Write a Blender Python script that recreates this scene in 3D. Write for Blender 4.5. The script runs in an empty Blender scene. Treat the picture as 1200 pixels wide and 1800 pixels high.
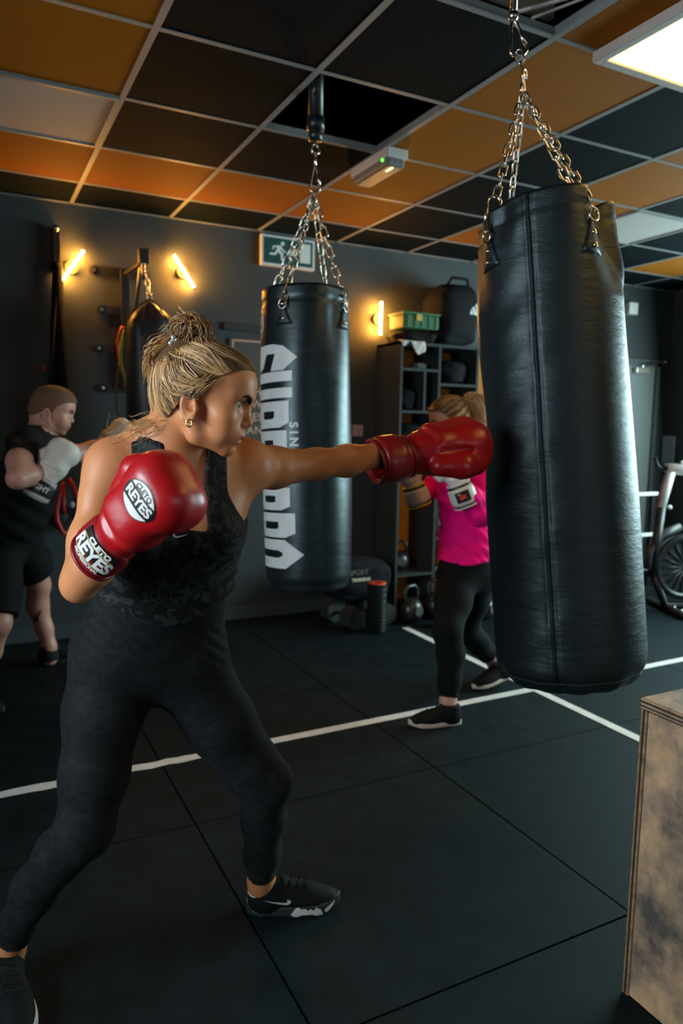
import bpy, bmesh, math, random
import numpy as np
from mathutils import Vector, Matrix
from mathutils.bvhtree import BVHTree

# ------------------------------------------------------------------ camera, world, lights, exposure
scene = bpy.context.scene
COL = scene.collection
scene.view_settings.view_transform = 'Standard'
scene.view_settings.look = 'None'
scene.view_settings.gamma = 1.0
scene.view_settings.use_curve_mapping = False
scene.view_settings.exposure = 0.0
CAM_H = 1.385                 # lens height above the rubber floor
CEIL = 2.696
cam_data = bpy.data.cameras.new('camera')
cam_data.lens = 25.515
cam_data.sensor_width = 36.0
cam_data.clip_start = 0.02
cam_data.dof.use_dof = True
cam_data.dof.focus_distance = 1.62
cam_data.dof.aperture_fstop = 3.2
cam = bpy.data.objects.new('camera', cam_data)
COL.objects.link(cam)
R_ = Vector((0.889787, -0.456033, 0.017676)); D_ = Vector((-0.037855, -0.112349, -0.992947)); F_ = Vector((0.454803, 0.882843, -0.11723))
cm = Matrix.Identity(4)
for i in range(3):
    cm[i][0] = R_[i]; cm[i][1] = -D_[i]; cm[i][2] = -F_[i]
cm[2][3] = CAM_H
cam.matrix_world = cm
scene.camera = cam

world = bpy.data.worlds.new('world'); scene.world = world; world.use_nodes = True
wb = world.node_tree.nodes['Background']
wb.inputs[0].default_value = (0.45, 0.62, 0.72, 1); wb.inputs[1].default_value = 0.6

def area(name, loc, target, sx, sy, power, color, spread=180):
    l = bpy.data.lights.new(name, 'AREA'); l.shape = 'RECTANGLE'; l.size = sx; l.size_y = sy
    l.energy = power; l.color = color; l.spread = math.radians(spread)
    o = bpy.data.objects.new(name, l); COL.objects.link(o); o.location = loc
    o.rotation_euler = (Vector(target) - Vector(loc)).to_track_quat('-Z', 'Y').to_euler()
    return o
# daylight through the windows behind the camera, on the left and on the right
area('daylight_left', (-1.88, 1.1, 1.6), (0.5, 1.5, 1.2), 1.5, 1.3, 34, (0.84, 0.94, 1.0), 105)
area('daylight_rear', (1.4, -2.28, 1.6), (1.4, 1.5, 1.0), 2.4, 1.2, 8, (0.80, 0.94, 1.0))
area('daylight_right', (5.88, 2.4, 1.45), (3.0, 2.5, 0.9), 3.1, 2.0, 330, (0.66, 0.95, 0.97))

# ------------------------------------------------------------------ materials
MATS = {}
def nodes_of(name):
    m = bpy.data.materials.new(name); m.use_nodes = True
    nt = m.node_tree; b = nt.nodes['Principled BSDF']
    MATS[name] = m
    return m, nt, b
def mat(name, color, rough=0.6, metal=0.0, var=0.0, scale=20.0, bump=0.0, bscale=120.0, spec=0.5, coat=0.0, sss=0.0, sheen=0.0, emit=None, estr=0.0):
    if name in MATS: return MATS[name]
    m, nt, b = nodes_of(name)
    L = nt.links
    b.inputs['Base Color'].default_value = (*color, 1)
    b.inputs['Roughness'].default_value = rough
    b.inputs['Metallic'].default_value = metal
    if rough >= 0.7 and spec == 0.5: spec = 0.18
    b.inputs['Specular IOR Level'].default_value = spec
    b.inputs['Coat Weight'].default_value = coat
    b.inputs['Coat Roughness'].default_value = 0.18
    if sss:
        b.inputs['Subsurface Weight'].default_value = sss
        b.inputs['Subsurface Radius'].default_value = (0.01, 0.004, 0.002)
        b.inputs['Subsurface Scale'].default_value = 1.0
    if sheen:
        b.inputs['Sheen Weight'].default_value = sheen
    if emit:
        b.inputs['Emission Color'].default_value = (*emit, 1); b.inputs['Emission Strength'].default_value = estr
    tc = nt.nodes.new('ShaderNodeTexCoord')
    if var:
        n = nt.nodes.new('ShaderNodeTexNoise'); n.inputs['Scale'].default_value = scale; n.inputs['Detail'].default_value = 6
        L.new(tc.outputs['Object'], n.inputs['Vector'])
        r = nt.nodes.new('ShaderNodeValToRGB')
        r.color_ramp.elements[0].position = 0.3; r.color_ramp.elements[1].position = 0.7
        r.color_ramp.elements[0].color = (*[max(0, c * (1 - var)) for c in color], 1)
        r.color_ramp.elements[1].color = (*[min(1, c * (1 + var)) for c in color], 1)
        L.new(n.outputs['Fac'], r.inputs['Fac']); L.new(r.outputs['Color'], b.inputs['Base Color'])
        rr = nt.nodes.new('ShaderNodeMapRange'); rr.inputs['To Min'].default_value = max(0, rough - 0.08); rr.inputs['To Max'].default_value = min(1, rough + 0.08)
        L.new(n.outputs['Fac'], rr.inputs['Value']); L.new(rr.outputs['Result'], b.inputs['Roughness'])
    if bump:
        n2 = nt.nodes.new('ShaderNodeTexNoise'); n2.inputs['Scale'].default_value = bscale; n2.inputs['Detail'].default_value = 4
        L.new(tc.outputs['Object'], n2.inputs['Vector'])
        bp = nt.nodes.new('ShaderNodeBump'); bp.inputs['Strength'].default_value = bump; bp.inputs['Distance'].default_value = 0.004
        L.new(n2.outputs['Fac'], bp.inputs['Height']); L.new(bp.outputs['Normal'], b.inputs['Normal'])
    return m

# ------------------------------------------------------------------ object helpers
def tag(o, label=None, cat=None, group=None, kind=None):
    if label: o['label'] = label
    if cat: o['category'] = cat
    if group: o['group'] = group
    if kind: o['kind'] = kind
    return o
def empty(name, loc=(0, 0, 0), rz=0, parent=None):
    o = bpy.data.objects.new(name, None); COL.objects.link(o)
    o.empty_display_size = 0.05
    o.location = loc; o.rotation_euler = (0, 0, rz)
    if parent: o.parent = parent
    return o
def thing(name, label, cat, loc=(0, 0, 0), rz=0, group=None):
    return tag(empty(name, loc, rz), label, cat, group)
def link(name, me, m, parent=None, smooth=False):
    o = bpy.data.objects.new(name, me); COL.objects.link(o)
    if m is not None:
        for q in (m if isinstance(m, (list, tuple)) else [m]): me.materials.append(q)
    if smooth:
        me.polygons.foreach_set('use_smooth', [True] * len(me.polygons))
    if parent is not None: o.parent = parent
    return o
def keep(o, parent):
    """parent o while keeping it where it stands (parent is an unrotated Empty)"""
    o.parent = parent; o.location = Vector(o.location) - Vector(parent.location)
    return o
class MB:
    def __init__(s): s.bm = bmesh.new()
    def box(s, c, d, rot=None, bev=0.0):
        r = bmesh.ops.create_cube(s.bm, size=1.0)
        vs = r['verts']
        M = Matrix.Translation(c) @ (rot.to_4x4() if rot is not None else Matrix.Identity(4)) @ Matrix.Diagonal((*d, 1))
        bmesh.ops.transform(s.bm, matrix=M, verts=vs)
        if bev:
            es = list({e for v in vs for e in v.link_edges})
            bmesh.ops.bevel(s.bm, geom=es, offset=bev, segments=2, affect='EDGES', profile=0.6)
        return s
    def cyl(s, a, b, r1, r2=None, n=16, cap=True):
        a = Vector(a); b = Vector(b); d = b - a
        q = d.to_track_quat('Z', 'Y').to_matrix().to_4x4()
        bmesh.ops.create_cone(s.bm, cap_ends=cap, segments=n, radius1=r1, radius2=r1 if r2 is None else r2, depth=d.length,
                              matrix=Matrix.Translation((a + b) / 2) @ q)
        return s
    def sph(s, c, r, n=12, sc=(1, 1, 1), rot=None):
        M = Matrix.Translation(c) @ (rot.to_4x4() if rot is not None else Matrix.Identity(4)) @ Matrix.Diagonal((*sc, 1))
        bmesh.ops.create_uvsphere(s.bm, u_segments=n * 2, v_segments=n, radius=r, matrix=M)
        return s
    def tube(s, pts, r, n=8, closed=False, cap=True):
        pts = [Vector(p) for p in pts]; N = len(pts)
        rs = r if isinstance(r, (list, tuple)) else [r] * N
        rings = []; up = None
        for i, p in enumerate(pts):
            if closed: t = (pts[(i + 1) % N] - pts[i - 1])
            else: t = (pts[min(i + 1, N - 1)] - pts[max(i - 1, 0)])
            t.normalize()
            if up is None:
                up = Vector((0, 0, 1)) if abs(t.z) < 0.9 else Vector((1, 0, 0))
            u = (up - t * up.dot(t)).normalized(); v = t.cross(u); up = u
            rings.append([s.bm.verts.new(p + (u * math.cos(a) + v * math.sin(a)) * rs[i]) for a in [2 * math.pi * k / n for k in range(n)]])
        for i in range(N if closed else N - 1):
            A = rings[i]; B = rings[(i + 1) % N]
            for k in range(n):
                s.bm.faces.new((A[k], A[(k + 1) % n], B[(k + 1) % n], B[k]))
        if cap and not closed:
            s.bm.faces.new(rings[0][::-1]); s.bm.faces.new(rings[-1])
        return s
    def lathe(s, prof, c=(0, 0, 0), n=32, rot=None):
        M = Matrix.Translation(c) @ (rot.to_4x4() if rot is not None else Matrix.Identity(4))
        rings = []
        for r, z in prof:
            if r < 1e-6: rings.append([s.bm.verts.new(M @ Vector((0, 0, z)))])
            else: rings.append([s.bm.verts.new(M @ Vector((r * math.cos(2 * math.pi * k / n), r * math.sin(2 * math.pi * k / n), z))) for k in range(n)])
        for A, B in zip(rings[:-1], rings[1:]):
            for k in range(n):
                k2 = (k + 1) % n
                if len(A) == 1: s.bm.faces.new((A[0], B[k2], B[k])) if len(B) > 1 else None
                elif len(B) == 1: s.bm.faces.new((A[k], A[k2], B[0]))
                else: s.bm.faces.new((A[k], A[k2], B[k2], B[k]))
        return s
    def poly(s, pts, ext):
        vs = [s.bm.verts.new(p) for p in pts]; f = s.bm.faces.new(vs)
        r = bmesh.ops.extrude_face_region(s.bm, geom=[f])
        bmesh.ops.translate(s.bm, vec=ext, verts=[g for g in r['geom'] if isinstance(g, bmesh.types.BMVert)])
        return s
    def mesh(s, name='mesh'):
        bmesh.ops.recalc_face_normals(s.bm, faces=s.bm.faces[:])
        me = bpy.data.meshes.new(name); s.bm.to_mesh(me); s.bm.free(); return me
    def build(s, name, m, parent=None, smooth=False):
        return link(name, s.mesh(name), m, parent, smooth)
def auto_smooth(o, ang=40):
    me = o.data
    me.polygons.foreach_set('use_smooth', [True] * len(me.polygons))
    bm = bmesh.new(); bm.from_mesh(me)
    for e in bm.edges:
        if len(e.link_faces) == 2 and e.calc_face_angle(0) > math.radians(ang): e.smooth = False
    bm.to_mesh(me); bm.free()
    return o
# decals: flat print pressed on to the surface of a target mesh
def bvh_of(*objs):
    vs, fs = [], []
    for o in objs:
        k = len(vs); vs += [o.matrix_world @ v.co if False else o.data.vertices[v.index].co.copy() for v in o.data.vertices]
        fs += [[i + k for i in p.vertices] for p in o.data.polygons]
    return BVHTree.FromPolygons(vs, fs)
def text_bm(txt, size=1.0, bold=0.0, shear=0.0, spacing=1.0):
    cu = bpy.data.curves.new('text', 'FONT'); cu.body = txt; cu.size = size; cu.align_x = 'CENTER'; cu.align_y = 'CENTER'
    cu.offset = bold; cu.shear = shear; cu.space_character = spacing; cu.resolution_u = 4
    o = bpy.data.objects.new('text', cu); COL.objects.link(o)
    dg = bpy.context.evaluated_depsgraph_get()
    me = bpy.data.meshes.new_from_object(o.evaluated_get(dg))
    bm = bmesh.new(); bm.from_mesh(me)
    bpy.data.objects.remove(o); bpy.data.curves.remove(cu); bpy.data.meshes.remove(me)
    return bm
def poly_bm(loops):
    bm = bmesh.new(); es = []
    for lp in loops:
        vs = [bm.verts.new((x, y, 0)) for x, y in lp]
        for i in range(len(vs)): es.append(bm.edges.new((vs[i], vs[(i + 1) % len(vs)])))
    bmesh.ops.triangle_fill(bm, edges=es, use_beauty=True)
    return bm
def ell_loop(cx, cy, rx, ry, n=28, a0=0, a1=360):
    full = a1 - a0 >= 360
    return [(cx + rx * math.cos(math.radians(a0 + (a1 - a0) * k / (n if full else n - 1))), cy + ry * math.sin(math.radians(a0 + (a1 - a0) * k / (n if full else n - 1)))) for k in range(n)]
def refine(bm, maxlen):
    bmesh.ops.triangulate(bm, faces=bm.faces[:])
    for _ in range(6):
        es = [e for e in bm.edges if e.calc_length() > maxlen]
        if not es: break
        bmesh.ops.subdivide_edges(bm, edges=es, cuts=1)
        bmesh.ops.triangulate(bm, faces=[f for f in bm.faces if len(f.verts) > 3])
    return bm
def map_bm(bm, name, fn, m, parent=None):
    """fn maps a flat (x, y) to a 3D point, or None to drop it"""
    dead = []
    for v in bm.verts:
        p = fn(v.co.x, v.co.y)
        if p is None: dead.append(v)
        else: v.co = p
    bmesh.ops.delete(bm, geom=dead, context='VERTS')
    me = bpy.data.meshes.new(name); bm.to_mesh(me); bm.free()
    return link(name, me, m, parent)
def press(bvh, o, u, v, off=0.0012, reach=0.25):
    o = Vector(o); u = Vector(u).normalized(); v = Vector(v); v = (v - u * v.dot(u)).normalized(); n = u.cross(v)
    def fn(x, y):
        p = o + u * x + v * y + n * reach
        hit, nn, _, d = bvh.ray_cast(p, -n, reach * 2)
        if hit is None: return None
        if nn.dot(n) < 0: nn = -nn
        return hit + n * off
    return fn
# ------------------------------------------------------------------ setting
RUB = mat('rubber_mat', (0.0055, 0.0105, 0.0128), 0.66, var=0.35, scale=9, bump=0.25, bscale=260, spec=0.14)
RUB.node_tree.nodes['Principled BSDF'].inputs['Specular Tint'].default_value = (0.72, 0.95, 1.0, 1)
WALL = mat('charcoal_paint', (0.030, 0.037, 0.040), 0.65, var=0.10, scale=3, bump=0.06, bscale=90)
TRIMM = mat('grey_trim', (0.06, 0.07, 0.075), 0.5)
GRID = mat('grid_metal', (0.22, 0.235, 0.235), 0.5)
ORANGE = mat('orange_tile', (0.28, 0.092, 0.004), 0.75, var=0.06, scale=5, bump=0.1, bscale=300, spec=0.15)
BLACKT = mat('black_tile', (0.0045, 0.0072, 0.0088), 0.8, var=0.2, scale=6, bump=0.1, bscale=300, spec=0.05)
BLACKT.node_tree.nodes['Principled BSDF'].inputs['Specular Tint'].default_value = (0.7, 0.95, 1.0, 1)
PANELOFF = mat('unlit_diffuser', (0.40, 0.385, 0.365), 0.7)
BLACK = mat('black_plastic', (0.010, 0.011, 0.012), 0.45)
BLACKM = mat('black_metal', (0.012, 0.012, 0.013), 0.38, spec=0.6)
STEEL = mat('steel', (0.62, 0.57, 0.50), 0.24, metal=1.0, var=0.15, scale=60)
WHITE = mat('white_print', (0.80, 0.82, 0.82), 0.5)
WHITEP = mat('white_plastic', (0.62, 0.62, 0.60), 0.4)
TAPE = mat('white_tape', (0.72, 0.72, 0.70), 0.6, var=0.10, scale=14)
BRASS = mat('brass', (0.75, 0.62, 0.35), 0.22, metal=1.0)

fl = tag(empty('floor'), 'black rubber gym floor of square mats', None, kind='structure')
base = MB().box((2.0, 1.2, -0.03), (8.2, 7.6, 0.03)).build('floor_base', mat('screed', (0.006, 0.007, 0.008), 0.9), fl)
matm = MB().box((0, 0, -0.0075), (0.994, 0.994, 0.015), bev=0.002).mesh('rubber_mat')
matm.materials.append(RUB)
for i in range(-4, 5):
    for j in range(-4, 4):
        x0 = 1.657 + i; y0 = 1.342 + j
        if x0 > 6.0 or y0 > 4.85 or x0 + 1 < -2 or y0 + 1 < -2.4: continue
        o = bpy.data.objects.new('rubber_mat', matm); COL.objects.link(o); o.parent = fl
        sx = min(1, 6.0 - x0); sy = min(1, 4.85 - y0)
        o.location = (x0 + sx / 2, y0 + sy / 2, 0); o.scale = (sx, sy, 1)
tag(MB().box((2.0, 4.925, 1.6), (8.3, 0.15, 3.3)).build('wall_back', WALL), 'charcoal painted back wall', kind='structure')
tag(MB().box((-2.075, 1.2, 1.6), (0.15, 7.6, 3.3)).build('wall_left', WALL), 'charcoal painted left wall', kind='structure')
tag(MB().box((6.075, 1.2, 1.6), (0.15, 7.3, 3.3)).build('wall_right', WALL), 'charcoal painted right wall', kind='structure')
tag(MB().box((2.0, -2.475, 1.6), (8.3, 0.15, 3.3)).build('wall_rear', WALL), 'charcoal painted wall behind the viewer', kind='structure')
SK = mat('skirting', (0.055, 0.068, 0.072), 0.45)
tag(MB().box((0.35, 4.841, 0.045), (4.7, 0.018, 0.09), bev=0.004).build('baseboard_back', SK), 'grey skirting board along the back wall', kind='structure')
tag(MB().box((5.991, 1.2, 0.045), (0.018, 7.2, 0.09), bev=0.004).build('baseboard_right', SK), 'grey skirting board along the right wall', kind='structure')
FRAME = mat('window_frame', (0.5, 0.52, 0.52), 0.4)
def window(n, c, d, ax):
    w = tag(empty('window_%d' % n, c), 'daylit window outside the view', kind='structure')
    a, h = d
    for sgn in (-1, 1):
        MB().box((0, sgn * a / 2, 0) if ax == 'x' else (sgn * a / 2, 0, 0), (0.05, 0.06, h + 0.06) if ax == 'x' else (0.06, 0.05, h + 0.06)).build('frame_bar', FRAME, w)
        MB().box((0, 0, sgn * h / 2), (0.05, a, 0.06) if ax == 'x' else (a, 0.05, 0.06)).build('frame_bar', FRAME, w)
    MB().box((0, 0, 0), (0.01, a, h) if ax == 'x' else (a, 0.01, h)).build('pane', mat('window_glass', (0.5, 0.6, 0.65), 0.1), w)
window(1, (-1.97, 1.3, 1.55), (1.6, 1.4), 'x'); window(2, (1.6, -2.37, 1.6), (2.5, 1.3), 'y'); window(3, (5.97, 2.4, 1.45), (3.2, 2.1), 'x')

# ceiling: a suspended grid, one object per tile
ce = tag(empty('ceiling', (0, 0, CEIL)), 'suspended ceiling of orange and black tiles in a grey grid', kind='structure')
tag(MB().box((2.0, 1.2, 3.2), (8.3, 7.6, 0.1)).build('ceiling', mat('slab', (0.03, 0.035, 0.04), 0.8)), 'dark slab above the suspended ceiling', kind='structure')
GX, GY = 0.614, 2.612
COLR = {}
for (u, s) in {-1: 'OOOGOK', 0: 'KKKKOK', 1: '.K.KOK', 2: 'OOOOOK', 3: 'KKKKKK', 4: 'KOOOOK', 5: 'OKKGKK', 6: 'KKKKKK', 7: 'KKOKOK', 8: 'KKKOKK'}.items():
    for k, c in enumerate(s): COLR[(u, k - 2)] = c
tile_me = {}
for c, m in (('O', ORANGE), ('K', BLACKT)):
    tile_me[c] = MB().box((0, 0, 0.010), (0.582, 0.582, 0.012), bev=0.002).mesh('ceiling_tile'); tile_me[c].materials.append(m)
rnd = random.Random(4)
for u in range(-5, 9):
    for v in range(-8, 4):
        c = COLR.get((u, v)) or rnd.choice('KKKO')
        if c not in 'OK': continue
        if (u in (2, 3)) and v in (-2, -3) and u == 3: pass
        o = bpy.data.objects.new('ceiling_tile', tile_me[c]); COL.objects.link(o); o.parent = ce
        x0 = GX + 0.6 * u; y0 = GY + 0.6 * v
        x1 = min(x0 + 0.6, 6.0); y1 = min(y0 + 0.6, 4.85); x0 = max(x0, -2.0); y0 = max(y0, -2.4)
        if x1 - x0 < 0.03 or y1 - y0 < 0.03: continue
        o.location = ((x0 + x1) / 2, (y0 + y1) / 2, 0); o.scale = ((x1 - x0 - 0.018) / 0.582, (y1 - y0 - 0.018) / 0.582, 1)
for u in range(-4, 10):
    x = GX + 0.6 * u
    if x < 5.99: MB().box((x, 1.225, 0.003), (0.024, 7.25, 0.006)).box((x, 1.225, 0.022), (0.003, 7.25, 0.034)).build('grid_runner', GRID, ce)
for v in range(-8, 4):
    y = GY + 0.6 * v
    MB().box((2.0, y, 0.0035), (8.0, 0.022, 0.005)).box((2.0, y, 0.020), (8.0, 0.003, 0.03)).build('grid_cross_bar', GRID, ce)
tag(MB().box((2.0, 4.839, CEIL + 0.004), (8.0, 0.022, 0.008)).box((5.989, 1.2, CEIL + 0.004), (0.022, 7.2, 0.008)).build('trim_1', GRID), 'grey wall angle edging the ceiling grid', kind='structure')
for (u, v, lab) in ((-1, 1, 'unlit square ceiling light panel above the man at the left'), (5, 1, 'unlit square ceiling light panel right of the large black bag')):
    t = thing('ceiling_light', lab, 'ceiling light', (GX + 0.6 * u + 0.3, GY + 0.6 * v + 0.3, CEIL), group='ceiling light panels')
    MB().box((0, 0, 0.004), (0.56, 0.56, 0.006)).build('diffuser', PANELOFF, t)
    f = MB()
    for s in (-1, 1): f.box((s * 0.287, 0, 0.0), (0.02, 0.594, 0.012)).box((0, s * 0.287, 0.0), (0.554, 0.02, 0.012))
    f.build('frame', GRID, t)
LIT = mat('lit_diffuser', (0.9, 0.8, 0.6), 0.5, emit=(1.0, 0.55, 0.135), estr=5.5)
def lit_panel(c, sx, sy, lab):
    t = thing('ceiling_light', lab, 'ceiling light', (c[0], c[1], CEIL), group='ceiling light panels')
    MB().box((0, 0, -0.022), (sx - 0.07, sy - 0.07, 0.012)).build('diffuser', LIT, t)
    f = MB()
    for s in (-1, 1):
        f.box((s * (sx / 2 - 0.0175), 0, -0.018), (0.035, sy, 0.036), bev=0.004).box((0, s * (sy / 2 - 0.0175), -0.018), (sx - 0.07, 0.035, 0.036), bev=0.004)
    f.build('frame', mat('panel_frame', (0.5, 0.48, 0.46), 0.4), t)
lit_panel((2.0 + 0.44, 2.015 - 0.30, 0), 0.90, 0.60, 'lit warm ceiling light panel above the large black bag')
lit_panel((2.15, 0.55, 0), 0.60, 1.10, 'lit warm ceiling light panel outside the view, over the wooden box')

# strips of white tape on the mats
rnd = random.Random(2)
def tape(name_label, a, b, w, rough_from=None):
    a = Vector(a); b = Vector(b); d = (b - a); n = int(d.length / 0.04); t = d.normalized(); s = Vector((-t.y, t.x, 0))
    bm = bmesh.new(); prev = None
    for i in range(n + 1):
        p = a + d * i / n; j = 0.006 if rough_from is not None and p.x < rough_from else 0.0008
        q = [bm.verts.new(p + s * (w / 2 + rnd.uniform(-j, j))), bm.verts.new(p - s * (w / 2 + rnd.uniform(-j, j)))]
        if prev: bm.faces.new((prev[0], q[0], q[1], prev[1]))
        prev = q
    r = bmesh.ops.extrude_face_region(bm, geom=bm.faces[:])
    bmesh.ops.translate(bm, vec=(0, 0, 0.0012), verts=[g for g in r['geom'] if isinstance(g, bmesh.types.BMVert)])
    bmesh.ops.recalc_face_normals(bm, faces=bm.faces[:])
    me = bpy.data.meshes.new('floor_line'); bm.to_mesh(me); bm.free()
    tag(link('floor_line', me, TAPE), name_label, 'floor line')
tape('long white tape line running left to right under the pink boxer', (-1.2, 2.83, 0.0004), (5.9, 2.90, 0.0004), 0.052, 0.85)
tape('white tape line running from the shelf towards the wooden box', (2.655, 0.6, 0.0018), (2.66, 4.17, 0.0018), 0.052)

# ------------------------------------------------------------------ lamps on the back wall
GLOW = mat('amber_tube', (1, 0.8, 0.5), 0.5, emit=(1.0, 0.40, 0.055), estr=560)
def tube_lamp(a, b, lab):
    a = Vector(a); b = Vector(b); c = (a + b) / 2
    t = thing('wall_lamp', lab, 'wall lamp', (c.x, 4.85, c.z), group='amber tube lamps on the back wall')
    o = Vector((c.x, 4.85, c.z)); d = (b - a).normalized()
    MB().tube([a - o, b - o], 0.0070, 10).build('tube', GLOW, t, True)
    for e_ in (a - o, b - o): MB().cyl(e_ - d * 0.005, e_ + d * 0.005, 0.0080).build('end_cap', BLACK, t)
    MB().cyl((0, -0.001, 0), (0, -0.03, 0), 0.045, 0.04, 24).cyl((0, -0.03, 0), (0, -0.050, 0), 0.012).build('wall_bracket', mat('lamp_bracket', (0.05, 0.04, 0.03), 0.5), t)
tube_lamp((0.539, 4.795, 2.218), (0.675, 4.795, 2.422), 'left tilted amber tube lamp beside the black wall bracket')
tube_lamp((1.225, 4.795, 2.462), (1.360, 4.795, 2.268), 'amber tube lamp tilted the other way right of the wall bracket')
tube_lamp((2.766, 4.785, 2.308), (2.763, 4.785, 2.062), 'upright amber tube lamp above the left end of the shelf')

# exit sign
t = thing('exit_sign', 'green and white running man exit sign on the back wall', 'exit sign', (2.03, 4.85, 2.575))
MB().box((0, -0.02, 0), (0.40, 0.038, 0.205), bev=0.004).build('frame', mat('sign_white', (0.68, 0.68, 0.64), 0.45), t)
MB().box((0, -0.040, 0), (0.365, 0.004, 0.170)).build('panel', mat('sign_green', (0.002, 0.060, 0.055), 0.5), t)
def flat(bm, name, m, parent, y, sc=1.0, ox=0, oz=0):
    refine(bm, 0.5)
    return map_bm(bm, name, lambda x, z: Vector((ox + x * sc, y, oz + z * sc)), m, parent)
SW = mat('sign_pale', (0.72, 0.74, 0.70), 0.5)
flat(poly_bm([ell_loop(-0.045, 0.052, 0.014, 0.014, 14)]), 'figure_head', SW, t, -0.0425)
flat(poly_bm([[(-0.085, 0.036), (-0.060, 0.040), (-0.050, 0.030), (-0.060, 0.002), (-0.040, -0.014), (-0.044, -0.062), (-0.058, -0.060), (-0.060, -0.022), (-0.082, -0.008), (-0.098, -0.030), (-0.142, -0.030), (-0.140, -0.016), (-0.108, -0.016), (-0.088, 0.012), (-0.094, 0.026), (-0.108, 0.022), (-0.114, 0.006), (-0.124, 0.010), (-0.116, 0.032)],
              [(-0.048, 0.026), (-0.036, 0.008), (-0.018, 0.002), (-0.022, -0.008), (-0.042, -0.002), (-0.056, 0.014)]]), 'figure', SW, t, -0.0425)
flat(poly_bm([[(0.0, 0.016), (0.035, 0.016), (0.035, 0.034), (0.066, 0.0), (0.035, -0.034), (0.035, -0.016), (0.0, -0.016)]]), 'arrow', SW, t, -0.0425)
flat(poly_bm([[(0.085, 0.070), (0.165, 0.070), (0.165, -0.060), (0.085, -0.060)]]), 'door_symbol', SW, t, -0.0425)

# emergency light under the ceiling
t = thing('emergency_light', 'small grey emergency light box with a green dot on the ceiling', 'emergency light', (1.86, 3.28, CEIL))
MB().box((0, 0, -0.022), (0.115, 0.37, 0.044), bev=0.006).build('body', WHITEP, t)
MB().box((0, 0, -0.062), (0.10, 0.345, 0.040), bev=0.014).build('diffuser', mat('ribbed_diffuser', (0.20, 0.20, 0.18), 0.5, var=0.2, scale=40), t)
MB().sph((-0.052, -0.13, -0.05), 0.007, 8).build('indicator', mat('green_led', (0.1, 0.9, 0.1), 0.4, emit=(0.15, 1, 0.1), estr=2.5), t)
MB().box((-0.01, -0.125, -0.083), (0.009, 0.055, 0.004)).build('lamp', mat('lamp_glow', (1, 0.8, 0.5), 0.4, emit=(1, 0.7, 0.3), estr=5), t)

# poster
t = thing('poster', 'dark brown poster with pale capital letters between woman and bag', 'poster', (1.86, 4.85, 1.62))
MB().box((0, -0.008, 0), (0.50, 0.014, 0.70), bev=0.002).build('board', mat('poster_brown', (0.062, 0.055, 0.048), 0.6, var=0.1, scale=8), t)
PB = mat('poster_letter', (0.55, 0.33, 0.23), 0.6)
MB().box((0, -0.016, 0.335), (0.46, 0.004, 0.012)).box((-0.226, -0.016, 0.0), (0.012, 0.004, 0.66)).build('border_line', PB, t)
for wd, x, z in (('H', -0.045, -0.008), ('W', -0.052, -0.094), ('KES', -0.075, -0.185), ('CAN', -0.095, -0.274)):
    flat(text_bm(wd, 0.075, 0.0018, spacing=1.15), 'lettering', PB, t, -0.0165, 1, x, z)
tag(MB().box((1.72, 4.838, 2.045), (0.30, 0.022, 0.05), bev=0.003).build('wall_rail', mat('rail', (0.02, 0.02, 0.02), 0.5)), 'short black rail on the wall above the poster', 'rail')
t = thing('light_switch', 'small square pale wall socket between hanging bag and shelf', 'socket', (2.62, 4.85, 1.355))
MB().box((0, -0.006, 0), (0.085, 0.012, 0.085), bev=0.003).build('plate', mat('socket_pale', (0.50, 0.34, 0.30), 0.4), t)
MB().box((0, -0.0135, 0), (0.035, 0.004, 0.035), bev=0.002).build('rocker', mat('socket_pale2', (0.45, 0.30, 0.27), 0.4), t)
t = thing('wall_box', 'white alarm box high on the back wall near the corner', 'wall box', (5.40, 4.85, 2.49))
MB().box((0, -0.03, 0), (0.11, 0.06, 0.105), bev=0.006).build('casing', WHITEP, t)
MB().tube([(0.05, -0.004, -0.04), (0.2, -0.004, -0.07), (0.42, -0.004, -0.03)], 0.004, 6).build('cable', TRIMM, t)

# door in the back wall, behind the bag
t = tag(empty('door_1', (5.40, 4.85, 0)), 'grey door with a closer arm in the back wall', kind='structure')
DOORG = mat('door_grey', (0.20, 0.22, 0.22), 0.24)
MB().box((-0.06, -0.012, 1.0), (0.86, 0.024, 1.98), bev=0.003).build('door_leaf', DOORG, t)
MB().box((-0.52, -0.02, 1.02), (0.05, 0.04, 2.04)).box((0.40, -0.02, 1.02), (0.05, 0.04, 2.04)).box((-0.06, -0.02, 2.02), (0.97, 0.04, 0.06)).build('door_frame', TRIMM, t)
MB().box((0.16, -0.05, 1.945), (0.17, 0.05, 0.05), bev=0.006).build('door_closer', mat('closer_metal', (0.55, 0.5, 0.42), 0.35, metal=0.8), t)
MB().tube([(0.16, -0.06, 1.975), (0.16, -0.06, 2.0), (0.44, -0.075, 2.035)], 0.009, 8).sph((0.44, -0.075, 2.035), 0.018, 8).build('closer_arm', STEEL, t)

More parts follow.
